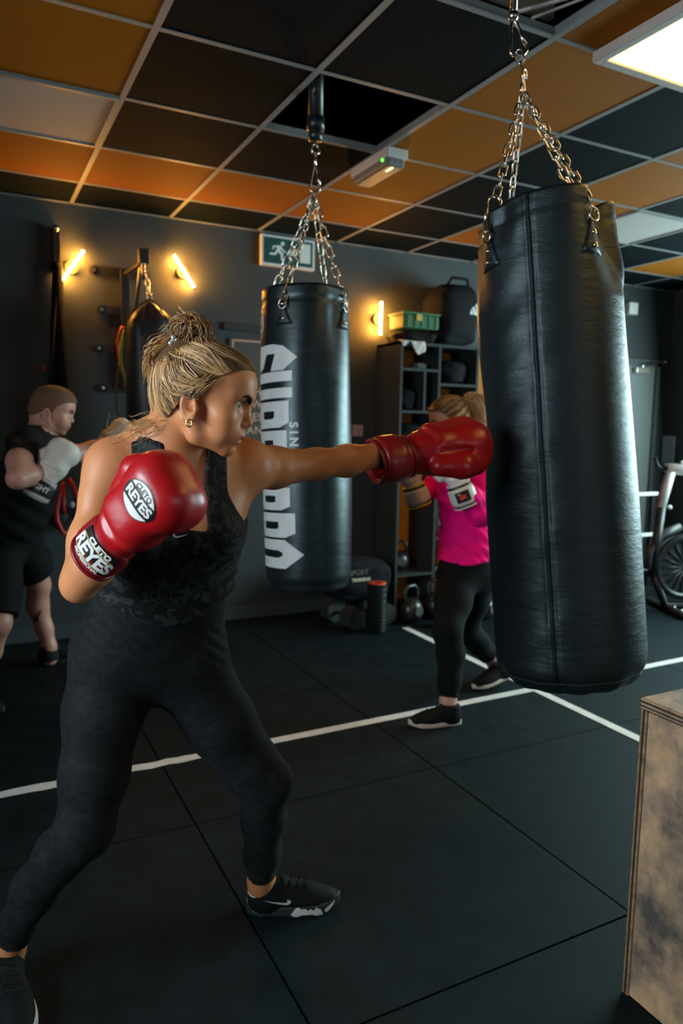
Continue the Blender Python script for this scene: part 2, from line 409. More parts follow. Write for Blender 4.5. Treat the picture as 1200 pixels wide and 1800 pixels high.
# beams and bag brackets above the open squares of the ceiling
TIM = mat('dark_timber', (0.020, 0.023, 0.024), 0.7, var=0.3, scale=12)
tag(MB().box((1.55, 1.87, 3.00), (0.72, 0.10, 0.18)).build('ceiling_joist', TIM), 'dark timber joist above the open ceiling square over the big bag', 'joist')
tag(MB().box((1.50, 2.93, 3.02), (0.72, 0.10, 0.18)).build('ceiling_joist', TIM), 'dark timber joist above the open ceiling square over the printed bag', 'joist')
tag(MB().box((1.52, 2.02, 2.78), (0.56, 0.03, 0.05)).build('batten', mat('pale_timber', (0.22, 0.18, 0.13), 0.7)), 'pale timber batten inside the open ceiling square', 'batten')
t = thing('ceiling_cable', 'grey cable lying along the edge of the open ceiling square', 'cable', (1.75, 1.7, CEIL))
MB().tube([(-0.12, 0.30, 0.03), (-0.02, 0.16, 0.035), (0.0, -0.02, 0.06), (0.01, -0.3, 0.07)], 0.007, 8).tube([(-0.05, 0.30, 0.03), (0.03, 0.1, 0.03), (0.035, -0.3, 0.03)], 0.005, 8).build('cable', mat('cable_grey', (0.28, 0.27, 0.25), 0.4), t)
# ------------------------------------------------------------------ heavy bags
def link_mesh(L, W, r, n=22, k=6):
    pts = []
    for i in range(n):
        a = 2 * math.pi * i / n
        x = math.cos(a) * W / 2; z = math.sin(a) * W / 2 + (L - W) / 2 * (1 if math.sin(a) >= 0 else -1)
        pts.append((x, 0, z))
    me = MB().tube(pts, r, k, closed=True).mesh('chain_link'); me.materials.append(STEEL)
    me.polygons.foreach_set('use_smooth', [True] * len(me.polygons)); return me
LINK_A = link_mesh(0.044, 0.023, 0.0032); LINK_B = link_mesh(0.050, 0.025, 0.0034)
rndc = random.Random(8)
def chain(parent, a, b, me, pitch, roll0=0.0, sag=0.0):
    a = Vector(a); b = Vector(b); d = b - a; n = max(1, round(d.length / pitch))
    for i in range(n):
        f = (i + 0.5) / n
        o = bpy.data.objects.new('chain_link', me); COL.objects.link(o); o.parent = parent
        p = a + d * f + Vector((0, 0, -sag * 4 * f * (1 - f)))
        o.location = p - Vector(parent.location)
        q = d.to_track_quat('Z', 'Y')
        o.rotation_euler = (q.to_matrix() @ Matrix.Rotation(roll0 + i * math.pi / 2 + rndc.uniform(-0.25, 0.25), 3, 'Z')).to_euler()
def carabiner(parent, a, b, w, r, name='carabiner'):
    """pear-shaped snap hook from a (top, wide) to b"""
    o = Vector(parent.location); a = Vector(a) - o; b = Vector(b) - o; d = b - a; L = d.length
    wx = d.cross(F_).normalized(); dz = d.normalized(); q = Matrix((wx, dz.cross(wx), dz)).transposed(); pts = []
    for i in range(28):
        t = 2 * math.pi * i / 28
        z = L / 2 - math.cos(t) * L / 2
        ww = w * (0.62 - 0.38 * math.cos(t)) if True else w
        pts.append(a + q @ Vector((math.sin(t) * ww / 2 * 1.5 if abs(math.sin(t)) < 0.66 else math.copysign(ww / 2, math.sin(t)), 0, z)))
    c = MB().tube(pts, r, 8, closed=True).build(name, STEEL, parent, True)
    g = pts[9]; h = pts[5]
    MB().tube([Vector(h), Vector(g)], r * 1.25, 8).build('gate', STEEL, c, True)
def leather(name, col, rough, bstr):
    m, nt, b = nodes_of(name); L = nt.links
    b.inputs['Base Color'].default_value = (*col, 1); b.inputs['Roughness'].default_value = rough
    b.inputs['Specular IOR Level'].default_value = 0.55; b.inputs['Specular Tint'].default_value = (0.72, 0.94, 1.0, 1)
    tc = nt.nodes.new('ShaderNodeTexCoord'); mp = nt.nodes.new('ShaderNodeMapping'); mp.inputs['Scale'].default_value = (5, 5, 16)
    n = nt.nodes.new('ShaderNodeTexNoise'); n.inputs['Scale'].default_value = 2.2; n.inputs['Detail'].default_value = 7; n.inputs['Roughness'].default_value = 0.62
    L.new(tc.outputs['Object'], mp.inputs['Vector']); L.new(mp.outputs['Vector'], n.inputs['Vector'])
    v = nt.nodes.new('ShaderNodeTexVoronoi'); v.inputs['Scale'].default_value = 260; L.new(tc.outputs['Object'], v.inputs['Vector'])
    ma = nt.nodes.new('ShaderNodeMath'); ma.operation = 'MULTIPLY_ADD'; ma.inputs[1].default_value = 0.06
    L.new(v.outputs['Distance'], ma.inputs[0]); L.new(n.outputs['Fac'], ma.inputs[2])
    bp = nt.nodes.new('ShaderNodeBump'); bp.inputs['Strength'].default_value = bstr; bp.inputs['Distance'].default_value = 0.01
    L.new(ma.outputs[0], bp.inputs['Height']); L.new(bp.outputs['Normal'], b.inputs['Normal'])
    rr = nt.nodes.new('ShaderNodeMapRange'); rr.inputs['To Min'].default_value = rough - 0.1; rr.inputs['To Max'].default_value = rough + 0.14
    L.new(n.outputs['Fac'], rr.inputs['Value']); L.new(rr.outputs['Result'], b.inputs['Roughness'])
    return m
LEATHER = leather('black_leather', (0.009, 0.013, 0.016), 0.42, 0.35)
VINYL = leather('black_vinyl', (0.009, 0.013, 0.015), 0.34, 0.12)
class Bag:
    def __init__(s, name, label, top, bot, rad, m, disp, nphi=128, ns=90, base_round=0.05, drop=None):
        s.drop = drop
        T = Vector(top); B = Vector(bot); s.T = T; s.B = B; s.len = (B - T).length; s.rad = rad; s.disp = disp
        s.z = (T - B).normalized()
        tocam = Vector((0, 0, CAM_H)) - (T + B) / 2; s.e0 = (tocam - s.z * tocam.dot(s.z)).normalized(); s.e1 = s.e0.cross(s.z) * -1
        if s.e1.dot(R_) < 0: s.e1 = -s.e1
        s.root = thing(name, label, 'punch bag', tuple(T))
        s.br = base_round
        bm = bmesh.new(); rings = []
        ss = [i / ns for i in range(ns + 1)]
        for q in ss:
            rings.append([bm.verts.new(s.pt(2 * math.pi * k / nphi, q) - T) for k in range(nphi)])
        for A, Bq in zip(rings[:-1], rings[1:]):
            for k in range(nphi): bm.faces.new((A[k], A[(k + 1) % nphi], Bq[(k + 1) % nphi], Bq[k]))
        c0 = bm.verts.new((0, 0, 0)); c0.co = -s.z * 0.07; c1 = bm.verts.new(B - T + s.z * 0.0)
        inner = [bm.verts.new((v.co) * 0.965 - s.z * 0.012) for v in rings[0]]
        low = [bm.verts.new(v.co - s.z * 0.06) for v in inner]
        for k in range(nphi):
            k2 = (k + 1) % nphi
            bm.faces.new((rings[0][k], inner[k], inner[k2], rings[0][k2])); bm.faces.new((inner[k], low[k], low[k2], inner[k2]))
            bm.faces.new((low[k], c0, low[k2])); bm.faces.new((rings[-1][k], rings[-1][k2], c1))
        bmesh.ops.recalc_face_normals(bm, faces=bm.faces[:])
        me = bpy.data.meshes.new('cover'); bm.to_mesh(me); bm.free()
        s.cover = link('cover', me, m, s.root, True)
        s.bvh = bvh_of(s.cover)
    def pt(s, phi, q, off=0.0):
        """phi from the viewer's side, growing to the right; q 0 at the top, 1 at the bottom"""
        r = s.rad(q); d = s.disp(phi, q)
        e = 0.0
        zz = q * s.len
        lim = s.len - s.br
        if zz > lim:
            a = (zz - lim) / s.br; r = r - s.br * (1 - math.sqrt(max(0.0, 1 - a * a))) * 1.0; zz = lim + s.br * a
        if s.drop: zz += s.drop(phi) * max(0.0, 1 - q / 0.25) ** 1.5
        rr = r + d + off
        return s.T - s.z * zz + (s.e0 * math.cos(phi) + s.e1 * math.sin(phi)) * rr
    def on(s, deg, q, off=0.0): return s.pt(math.radians(deg), q, off)
    def tab(s, deg, q0, q1, w, ring=True):
        """triangular strap tab with rivets, from q0 (narrow top) to q1 (wide bottom)"""
        bm = bmesh.new(); N = 7; front = []; R0 = s.rad(0.1)
        for i in range(N + 1):
            f = i / N; hw = (0.16 + 0.84 * f ** 1.2) * w / 2; row = []
            for k in range(-3, 4):
                ph = math.radians(deg) + (k / 3 * hw) / R0
                row.append((s.pt(ph, q0 + (q1 - q0) * f, 0.001) - s.T, s.pt(ph, q0 + (q1 - q0) * f, 0.008 - (0.004 if abs(k) == 3 or i in (0, N) else 0)) - s.T))
            front.append(row)
        top = [[bm.verts.new(b) for a, b in r] for r in front]; bot = [[bm.verts.new(a) for a, b in r] for r in front]
        for i in range(N):
            for k in range(6):
                bm.faces.new((top[i][k], top[i][k + 1], top[i + 1][k + 1], top[i + 1][k])); bm.faces.new((bot[i][k], bot[i + 1][k], bot[i + 1][k + 1], bot[i][k + 1]))
            for k, sg in ((0, 1), (6, -1)): bm.faces.new((top[i][k], top[i + 1][k], bot[i + 1][k], bot[i][k]))
        for i in (0, N):
            for k in range(6): bm.faces.new((top[i][k], bot[i][k], bot[i][k + 1], top[i][k + 1]))
        bmesh.ops.recalc_face_normals(bm, faces=bm.faces[:])
        me = bpy.data.meshes.new('strap_tab'); bm.to_mesh(me); bm.free()
        tb = link('strap_tab', me, LEATHER, s.root, True)
        for f in ((0.42, 0.80) if ring else (0.7,)):
            c = s.on(deg, q0 + (q1 - q0) * f, 0.009) - s.T
            MB().sph(c, 0.0075, 8, (1, 1, 1)).build('rivet', BRASS, tb, True)
        # D-ring
        c = s.on(deg, q0 - 0.004, 0.016)
        n = (s.e0 * math.cos(math.radians(deg)) + s.e1 * math.sin(math.radians(deg))); tt = n.cross(s.z)
        pts = [c - s.T + tt * math.cos(a) * 0.016 + s.z * math.sin(a) * 0.018 for a in [2 * math.pi * i / 16 for i in range(16)]]
        MB().tube(pts, 0.0032, 6, closed=True).build('ring', STEEL, tb, True)
        return c + s.z * 0.016
def gauss(x, m, s): return math.exp(-((x - m) / s) ** 2)
def wrapd(a): return (a + 180) % 360 - 180
# the large black leather bag, swinging away from the punch
def rad1(q): return 0.212 + 0.020 * min(1, q * 1.6)
def disp1(phi, q):
    d = wrapd(math.degrees(phi)); r = 0
    top = max(0.0, 1 - q / 0.20)
    r -= 0.058 * gauss(d, 64, 14) * top ** 0.8 + 0.030 * gauss(d, 48, 8) * gauss(q, 0.02, 0.09)
    r -= 0.022 * gauss(d, -72, 14) * top + 0.016 * gauss(d, -33, 9) * gauss(q, 0.03, 0.06)
    r += 0.012 * gauss(d, 20, 16) * top + 0.014 * gauss(d, 84, 8) * gauss(q, 0.15, 0.05)
    r -= 0.010 * gauss(d, 74 + 130 * (q - 0.1), 6) * gauss(q, 0.13, 0.09)
    r -= 0.05 * gauss(d, -128, 30) * top
    r -= 0.018 * gauss(d, -76, 26) * gauss(q, 0.43, 0.09)                      # where the glove lands
    r += 0.0030 * math.sin(q * 31 + d * 0.05) * gauss(d, -30, 34) + 0.002 * math.sin(q * 70 + d * 0.11) * gauss(d, -25, 22)
    r -= 0.005 * gauss(q, 0.035, 0.004)                                        # hem stitch
    r -= 0.006 * gauss(d, -9, 1.3)                                             # seam groove
    r += 0.004 * gauss(d, -12.5, 1.8)
    if q > 0.93: r += 0.006 * math.sin(d * 0.21) * (q - 0.93) / 0.07
    r -= 0.005 * gauss(q, 0.965, 0.006)
    return r
TOP1 = (1.6125, 1.8071, 2.0569); BOT1 = (1.6994, 1.6634, 0.5864)
b1 = Bag('heavy_bag', 'large black leather heavy bag with a front seam struck by red glove', TOP1, BOT1, rad1, LEATHER, disp1, 200, 160, 0.10, lambda p: 0.036 * gauss(wrapd(math.degrees(p)), -75, 36) + 0.030 * gauss(wrapd(math.degrees(p)), 62, 14) + 0.02 * gauss(wrapd(math.degrees(p)), 120, 40))
o1 = Vector(TOP1)
MB().tube([b1.on(-10.8, q, 0.0005) - o1 for q in [0.003 + 0.955 * i / 60 for i in range(61)]], 0.0024, 6).build('seam_piping', LEATHER, b1.root, True)
st = MB()
for i in range(150):
    d = -180 + i * 2.4
    st.tube([b1.on(d, 0.966, 0.001) - o1, b1.on(d + 1.7, 0.966, 0.001) - o1], 0.0009, 4)
tag(st.build('base_stitching', mat('stitch', (0.10, 0.12, 0.12), 0.6), b1.root), kind='stuff')
APEX1 = Vector((1.5624, 1.8628, 2.4097))
for deg, q0, q1 in ((-46, 0.058, 0.122), (38, 0.062, 0.128), (134, 0.05, 0.11), (-140, 0.05, 0.11)):
    hk = b1.tab(deg, q0, q1, 0.082)
    if deg == -46:
        m1 = hk + (APEX1 - hk).normalized() * 0.118
        carabiner(b1.root, hk - (m1 - hk).normalized() * 0.006, m1, 0.046, 0.0042); chain(b1.root, m1, APEX1, LINK_A, 0.0365, 0.6)
    else: chain(b1.root, hk, APEX1, LINK_A, 0.0365, rndc.uniform(0, 1))
s_ = []
for i in range(25):
    f = i / 24; a = f * math.pi * 2
    s_.append((0.0165 * math.sin(a) * (1 if f < 0.5 else 1), 0, 0.030 - 0.060 * f))
s_ = [(-0.010, 0, 0.016)] + [(-0.016 * math.cos(math.pi * k / 6), 0, 0.024 + 0.016 * math.sin(math.pi * k / 6)) for k in range(1, 7)] + [(0.010, 0, 0.010), (-0.010, 0, -0.012)] + [(-0.016 * math.cos(math.pi * k / 6), 0, -0.024 - 0.016 * math.sin(math.pi * k / 6)) for k in range(0, 7)] + [(0.013, 0, -0.010)]
so = MB().tube([Matrix.Rotation(0.5, 3, 'Z') @ Matrix.Rotation(0.15, 3, 'Y') @ Vector((-x, y, z)) for x, y, z in s_], 0.0042, 8).build('s_hook', STEEL, b1.root, True)
so.location = APEX1 + Vector((0.0, 0, 0.034)) - o1
C1 = Vector((1.5555, 1.8802, 2.5139))
chain(b1.root, APEX1 + Vector((0, 0, 0.058)), C1 + (APEX1 - C1).normalized() * -0.03 + Vector((0, 0, -0.0)), LINK_A, 0.0345, 0.3)
carabiner(b1.root, (1.5411, 1.8977, 2.6325), (1.5541, 1.8767, 2.5253), 0.058, 0.0052)
cz = Vector((1.5416, 1.8992, 2.6464)) - o1
MB().cyl(cz + Vector((0, 0, 0.012)), Vector((cz.x, cz.y, 2.91 - o1.z)), 0.0105).sph(cz, 0.017, 10).build('swivel', STEEL, b1.root, True)

# the printed bag behind
def rad2(q): return 0.176 + 0.010 * math.sin(min(1, q) * math.pi) 
def disp2(phi, q):
    d = wrapd(math.degrees(phi)); r = -0.004 * gauss(q, 0.045, 0.005)
    r += 0.003 * math.sin(d * 0.09 + q * 9) * (1 - q) - 0.006 * gauss(d, 40, 9) * gauss(q, 0.1, 0.09)
    r -= 0.012 * gauss(q, 0.972, 0.012)
    return r
TOP2 = (1.2522, 2.7965, 1.9250); BOT2 = (1.2558, 2.7233, 0.7058)
b2 = Bag('heavy_bag', 'black punch bag with tall white lettering hanging behind the woman', TOP2, BOT2, rad2, VINYL, disp2, 96, 110, 0.045)
o2 = Vector(TOP2); L2 = b2.len
def wrap(bag, deg0, q0, up=1.0):
    """x runs down the bag, y runs round it to the right"""
    return lambda x, y: bag.pt(math.radians(deg0) + y / bag.rad(0.5), (q0 * bag.len + x) / bag.len, 0.0012) - bag.T
PR = mat('bag_print', (0.62, 0.66, 0.66), 0.42, var=0.08, scale=18)
GL = {'S': [[(0, 0), (.8, 0), (1, .12), (1, .46), (.85, .58), (.36, .64), (.36, .76), (1, .70), (1, .86), (.55, 1.0), (.1, .86), (0, .74), (0, .5), (.64, .38), (.64, .24), (0, .24)]],
      'U': [[(0, .12), (.15, 0), (.85, 0), (1, .12), (1, 1), (.62, 1), (.62, .25), (.38, .25), (.38, 1), (0, 1)]],
      'P': [[(0, 0), (.36, 0), (.36, .36), (.82, .36), (1, .48), (1, .88), (.82, 1), (0, 1)], [(.36, .58), (.36, .80), (.62, .80), (.66, .76), (.66, .62), (.62, .58)]],
      'E': [[(0, 0), (1, 0), (1, .2), (.36, .2), (.36, .4), (.9, .4), (.9, .6), (.36, .6), (.36, .80), (1, .80), (1, 1), (0, 1)]],
      'R': [[(0, 0), (.36, 0), (.36, .34), (.5, .34), (.64, 0), (1, 0), (.82, .4), (1, .5), (1, .88), (.82, 1), (0, 1)], [(.36, .56), (.36, .80), (.62, .80), (.66, .76), (.66, .6), (.62, .56)]],
      'O': [[(0, .12), (.2, 0), (.8, 0), (1, .12), (1, .82), (.5, 1.0), (0, .82)], [(.37, .25), (.37, .74), (.45, .79), (.55, .79), (.63, .74), (.63, .25)]]}
word = bmesh.new(); x0 = 0.226; pitch = (0.9 / 8)
hs = [0.43, 0.385, 0.355, 0.335, 0.335, 0.35, 0.39, 0.46]
px0 = [0.228, 0.336, 0.452, 0.567, 0.680, 0.792, 0.893, 1.000]; wds = [0.104, 0.104, 0.104, 0.102, 0.100, 0.090, 0.098, 0.116]
for ch, h, a, w in zip('SUPERPRO', hs, px0, wds):
    lb = poly_bm([[(a + x * w, (y - 0.5) * h) for x, y in lp] for lp in GL[ch]])
    me = bpy.data.meshes.new('t'); lb.to_mesh(me); lb.free(); word.from_mesh(me); bpy.data.meshes.remove(me)
refine(word, 0.03)
map_bm(word, 'lettering', wrap(b2, -76, 0.0), PR, b2.root)
w2 = text_bm('SINCE', 0.047, 0.0016, spacing=1.55); refine(w2, 0.02)
f2 = wrap(b2, -16, 0.0)
map_bm(w2, 'small_lettering', lambda x, y: f2(x + 0.625, y), PR, b2.root)
bd = poly_bm([ell_loop(0, 0, 0.062, 0.045, 24), ell_loop(0, 0, 0.055, 0.038, 24)])
for lp in ([(-.03, -.03), (.03, -.03), (.03, -.018), (-.03, -.018)], [(-.03, -.008), (.005, -.008), (.005, .02), (-.03, .02)], [(.014, -.010), (.032, -.010), (.032, .024), (.014, .024)]):
    q = poly_bm([lp]); me = bpy.data.meshes.new('t'); q.to_mesh(me); q.free(); bd.from_mesh(me); bpy.data.meshes.remove(me)
refine(bd, 0.02); f3 = wrap(b2, -78, 0.0)
map_bm(bd, 'badge', lambda x, y: f3(x + 0.137, y), PR, b2.root)
APEX2 = Vector((1.2829, 2.7807, 2.3098))
for deg, q0, q1 in ((-27, 0.070, 0.128), (58, 0.070, 0.135), (148, 0.06, 0.12), (-118, 0.06, 0.12)):
    hk = b2.tab(deg, q0, q1, 0.070, False)
    chain(b2.root, hk - b2.z * 0.012, APEX2 + Vector((0, 0, -0.01)), LINK_B, 0.042, rndc.uniform(0, 1.4))
carabiner(b2.root, (1.2914, 2.7918, 2.4262), (1.2854, 2.7810, 2.3213), 0.046, 0.0045)
q0 = Vector((1.2940, 2.7995, 2.4946)) - o2
ring = MB().tube([q0 + Vector((0.017 * math.cos(a), 0.006 * math.sin(a), 0.020 * math.sin(a))) for a in [2 * math.pi * i / 16 for i in range(16)]], 0.006, 8, closed=True)
ring.tube([q0 + Vector((0, 0, -0.012)), q0 + Vector((0, 0, -0.072))], 0.006, 8).build('swivel', STEEL, b2.root, True)
qt = Vector((q0.x, q0.y, 3.0 - o2.z))
t_ = MB().cyl(q0 + Vector((0, 0, 0.03)), q0 + Vector((0, 0, 0.075)), 0.028).cyl(q0 + Vector((0, 0, 0.07)), q0 + Vector((0, 0, 0.12)), 0.036).cyl(q0 + Vector((0, 0, 0.11)), qt, 0.030, n=12).build('bracket', BLACKM, b2.root, True)
cc = q0 + Vector((0, 0, 0.19)) - Vector(F_) * 0.028
for zz in (0, 0.06): MB().cyl(cc + Vector((0, 0, zz)), cc + Vector((0, 0, zz)) - Vector(F_) * 0.01, 0.011, n=6).build('bolt', STEEL, t_)
# ------------------------------------------------------------------ shelf and what is on it
BOARD = mat('shelf_board', (0.022, 0.030, 0.034), 0.6, var=0.12, scale=7)
EDGE = mat('shelf_edge', (0.034, 0.040, 0.040), 0.7)
t = thing('shelf_unit', 'dark open shelf with cubbies and orange back behind the pink boxer', 'shelf', (2.7833, 4.50, 0))
SD = 0.345
def board(x0, x1, z0, z1, name='shelf_board'):
    b = MB().box(((x0 + x1) / 2 - 2.7833, SD / 2, (z0 + z1) / 2), (x1 - x0, SD - 0.006, z1 - z0)).build(name, BOARD, t)
    MB().box(((x0 + x1) / 2 - 2.7833, -0.001, (z0 + z1) / 2), (x1 - x0, 0.008, z1 - z0)).build('edge_strip', EDGE, b)
board(2.7681, 2.7884, 0, 1.9945, 'side_board'); board(3.4415, 3.4618, 0, 1.9742, 'side_board'); board(4.0429, 4.0632, 0, 1.9742, 'side_board')
board(3.0962, 3.1165, 0, 1.9742, 'upright_board'); board(2.7681, 4.0632, 1.9742, 1.9945, 'top_board')
board(2.7884, 3.0962, 1.7913, 1.8096); board(2.7884, 3.0962, 1.4896, 1.5079); board(2.9712, 2.9895, 1.5079, 1.7913, 'upright_board')
board(3.1165, 3.4415, 1.6948, 1.7131); board(3.1165, 3.4415, 1.2987, 1.3169); board(2.7884, 3.0962, 1.1971, 1.2154); board(2.7884, 3.0962, 0.2829, 0.3011); board(3.1165, 3.4415, 0.547, 0.5652)
board(3.4618, 4.0429, 1.1971, 1.2154); board(3.4618, 4.0429, 0.5876, 0.6059)
MB().box((0.635, SD + 0.001, 1.0), (1.27, 0.006, 1.96)).build('back_panel', mat('orange_board', (0.95, 0.33, 0.014), 0.6, var=0.05, scale=4), t)
CLOTH = mat('dark_cloth', (0.007, 0.008, 0.010), 0.85, var=0.3, scale=30)
def blob(name, label, cat, c, d, m, n=10, seed=1, amp=0.12, sq=0.55, group=None):
    """a soft slumped bundle: rounded box with creases"""
    rnd = random.Random(seed); ph = [rnd.uniform(0, 6) for _ in range(6)]
    bm = bmesh.new(); bmesh.ops.create_icosphere(bm, subdivisions=4, radius=1)
    for v in bm.verts:
        p = v.co; q = Vector([math.copysign(abs(a) ** sq, a) for a in p])
        w = 1 + amp * (math.sin(4 * p.x + ph[0] + 3 * p.z) * math.sin(5 * p.z + ph[1]) + 0.5 * math.sin(11 * p.y + ph[2] + 7 * p.x))
        z = (q.z * w + 1) / 2
        v.co = Vector((q.x * d[0] / 2 * w, q.y * d[1] / 2 * w, max(0.0, z) * d[2]))
    me = bpy.data.meshes.new(name); bm.to_mesh(me); bm.free()
    o = link(name, me, m, None, True); o.location = c
    if label: tag(o, label, cat, group)
    return o
t2 = thing('storage_crate', 'green plastic box with a yellow tag on top of the shelf', 'box', (2.9407, 4.5998, 2.093))
MB().box((0, 0, 0.05), (0.30, 0.20, 0.10), bev=0.012).build('crate_body', mat('green_plastic', (0.006, 0.085, 0.018), 0.6), t2)
r = MB().box((0, 0, 0.105), (0.315, 0.215, 0.014), bev=0.004)
for k in range(5): r.box((-0.12 + 0.06 * k, -0.102, 0.05), (0.008, 0.008, 0.085))
r.build('rim', mat('green_plastic2', (0.008, 0.11, 0.024), 0.6), t2)
MB().box((-0.03, -0.110, 0.075), (0.045, 0.006, 0.045)).build('tag', mat('yellow', (0.5, 0.28, 0.02), 0.5), t2)
blob('folded_jacket', 'dark rumpled jacket on the shelf top under the green box', 'jacket', (2.9557, 4.6613, 1.9945), (0.29, 0.30, 0.085), CLOTH, seed=3)
g = thing('sports_bag', 'big black sports bag with a white triangle mark on the shelf top', 'bag', (3.2912, 4.658, 1.9945))
bo = blob('bag_body', None, None, (0, 0, 0), (0.36, 0.34, 0.46), CLOTH, seed=9, amp=0.05, sq=0.5); bo.parent = g
MB().tube([(-0.10, -0.10, 0.44), (-0.08, -0.13, 0.49), (0.06, -0.13, 0.49), (0.09, -0.10, 0.44)], 0.012, 8).build('handle', CLOTH, g, True)
bv = bvh_of(bo); prs = press(bv, (0.12, -0.3, 0.27), (1, 0, 0), (0, 0, 1), 0.003, 0.4)
tri = poly_bm([[(-.055, -.035), (-.02, -.035), (-.042, .004)], [(-.012, -.035), (.022, -.035), (-.004, .035), (-.026, .018)] if False else [(-.014, -.035), (.020, -.035), (-.014, .024), (-.034, .012)], [(.026, -.035), (.062, -.035), (.016, .048), (-.006, .034)]]); refine(tri, 0.02)
map_bm(tri, 'triangle_mark', prs, mat('mark_white', (0.55, 0.55, 0.52), 0.6), g)
# white cloth over the shelf edge
bm = bmesh.new(); gr = []
for i in range(13):
    row = []
    for j in range(9):
        x = 0.02 + 0.20 * i / 12; drop = 0.02 + 0.085 * gauss(i / 12, 0.8, 0.22) + 0.02 * math.sin(i * 1.1); f = j / 8
        y = -0.012 - 0.006 * math.sin(i * 1.7 + j); z = -drop * max(0, f - 0.35) / 0.65
        if f < 0.35: y = 0.06 * (0.35 - f) / 0.35 - 0.012; z = 0.004
        row.append(bm.verts.new((x - 0.02, y, z)))
    gr.append(row)
for i in range(12):
    for j in range(8): bm.faces.new((gr[i][j], gr[i + 1][j], gr[i + 1][j + 1], gr[i][j + 1]))
r = bmesh.ops.extrude_face_region(bm, geom=bm.faces[:]); bmesh.ops.translate(bm, vec=(0, -0.004, 0.003), verts=[q for q in r['geom'] if isinstance(q, bmesh.types.BMVert)])
bmesh.ops.recalc_face_normals(bm, faces=bm.faces[:])
me = bpy.data.meshes.new('cloth'); bm.to_mesh(me); bm.free()
o = link('hand_wrap', me, mat('white_cloth', (0.50, 0.46, 0.42), 0.85, var=0.15, scale=60), None, True); o.location = (2.763, 4.4933, 1.9975)
tag(o, 'pale cloth wrap hanging over the left front edge of the shelf top', 'cloth')
o = blob('towel', None, None, (3.2201, 4.5582, 0.5652), (0.10, 0.10, 0.40), mat('towel_white', (0.62, 0.60, 0.58), 0.9, var=0.08, scale=50), seed=5, amp=0.05)
tag(o, 'white rolled towel standing upright in the right lower cubby', 'towel')
for nm, lab, cat, c, d, m, sd in (('glove_pair', 'dark pair of gloves in the upper right cubby', 'gloves', (3.2912, 4.658, 1.7131), (0.22, 0.25, 0.18), CLOTH, 11),
        ('helmet', 'dark headguard in the left narrow cubby', 'headguard', (2.8747, 4.658, 1.5079), (0.13, 0.24, 0.17), CLOTH, 12),
        ('small_bottle', 'small grey bundle at the edge of the top left cubby', 'bundle', (2.9865, 4.6081, 1.8096), (0.09, 0.12, 0.05), mat('grey_cloth', (0.10, 0.11, 0.11), 0.8), 13),
        ('folded_shirt', 'small dark red folded cloth in the narrow middle cubby', 'cloth', (3.0423, 4.5998, 1.5079), (0.08, 0.2, 0.03), mat('dark_red_cloth', (0.16, 0.015, 0.012), 0.8), 14),
        ('pad_stack', 'dark pile of pads in the cubby behind the red punching glove', 'pads', (2.9357, 4.658, 1.2154), (0.25, 0.26, 0.20), CLOTH, 15),
        ('box_orange', 'small brown box in the upper right cubby', 'box', (3.1795, 4.766, 1.9081), (0.09, 0.10, 0.05), mat('brown_card', (0.20, 0.08, 0.02), 0.7), 16)):
    if nm == 'box_orange': continue
    tag(blob(nm, None, None, c, d, m, seed=sd, amp=0.08), lab, cat)
IRON = mat('black_iron', (0.013, 0.014, 0.015), 0.30, var=0.2, scale=30, spec=0.6)
def kettlebell(c, r, col, lab, rz=0.0):
    k = thing('kettlebell', lab, 'kettlebell', c, rz, 'kettlebells by the shelf')
    MB().lathe([(0, 0), (r * 0.62, 0), (r * 0.82, r * 0.2), (r * 0.98, r * 0.62), (r, r * 0.95), (r * 0.9, r * 1.4), (r * 0.6, r * 1.75), (r * 0.3, r * 1.88), (0, r * 1.9)], n=28).build('bell', col, k, True)
    h = [(-r * 0.62, 0, r * 1.55), (-r * 0.72, 0, r * 2.1), (-r * 0.60, 0, r * 2.6), (-r * 0.3, 0, r * 2.82), (r * 0.3, 0, r * 2.82), (r * 0.60, 0, r * 2.6), (r * 0.72, 0, r * 2.1), (r * 0.62, 0, r * 1.55)]
    MB().tube(h, r * 0.17, 10).build('handle', IRON, k, True)
    MB().cyl((0, -r * 0.99, r), (0, -r * 1.02, r), r * 0.4, n=20).build('badge', mat('bell_badge', (0.10, 0.10, 0.10), 0.3), k)
kettlebell((2.785, 4.30, 0), 0.092, IRON, 'black kettlebell on the floor at the left foot of the shelf', 0.2)
kettlebell((3.02, 4.32, 0), 0.100, IRON, 'black kettlebell on the floor between shelf foot and pink boxer', -0.2)
kettlebell((2.93, 4.08, 0), 0.070, mat('purple_vinyl', (0.13, 0.09, 0.20), 0.5), 'small purple kettlebell beside the black leggings of the pink boxer', 0.1)
kettlebell((2.90, 4.66, 0.3011), 0.080, IRON, 'black kettlebell inside the lower left cubby', -0.3)
kettlebell((3.28, 4.66, 0.0), 0.11, mat('red_iron', (0.20, 0.02, 0.015), 0.4), 'dark red kettlebell standing inside the bottom right cubby', 0.3)
kettlebell((3.33, 4.16, 0), 0.085, IRON, 'black kettlebell between the pink boxer and the big bag, front one', 0.3)
kettlebell((3.52, 4.34, 0), 0.10, IRON, 'black kettlebell beside the big bag, close to the shelf', -0.4)
kettlebell((3.20, 4.30, 0), 0.075, IRON, 'smallest black kettlebell behind the knees of the pink boxer', 0.0)
t = thing('foam_roller', 'upright black foam roller with an orange rim and grey lettering', 'foam roller', (2.43, 4.17, 0))
MB().lathe([(0.040, 0.335), (0.063, 0.335), (0.066, 0.33), (0.066, 0.005), (0.063, 0), (0.040, 0), (0.040, 0.335)], n=40).build('foam', mat('black_foam', (0.007, 0.009, 0.010), 0.8), t, True)
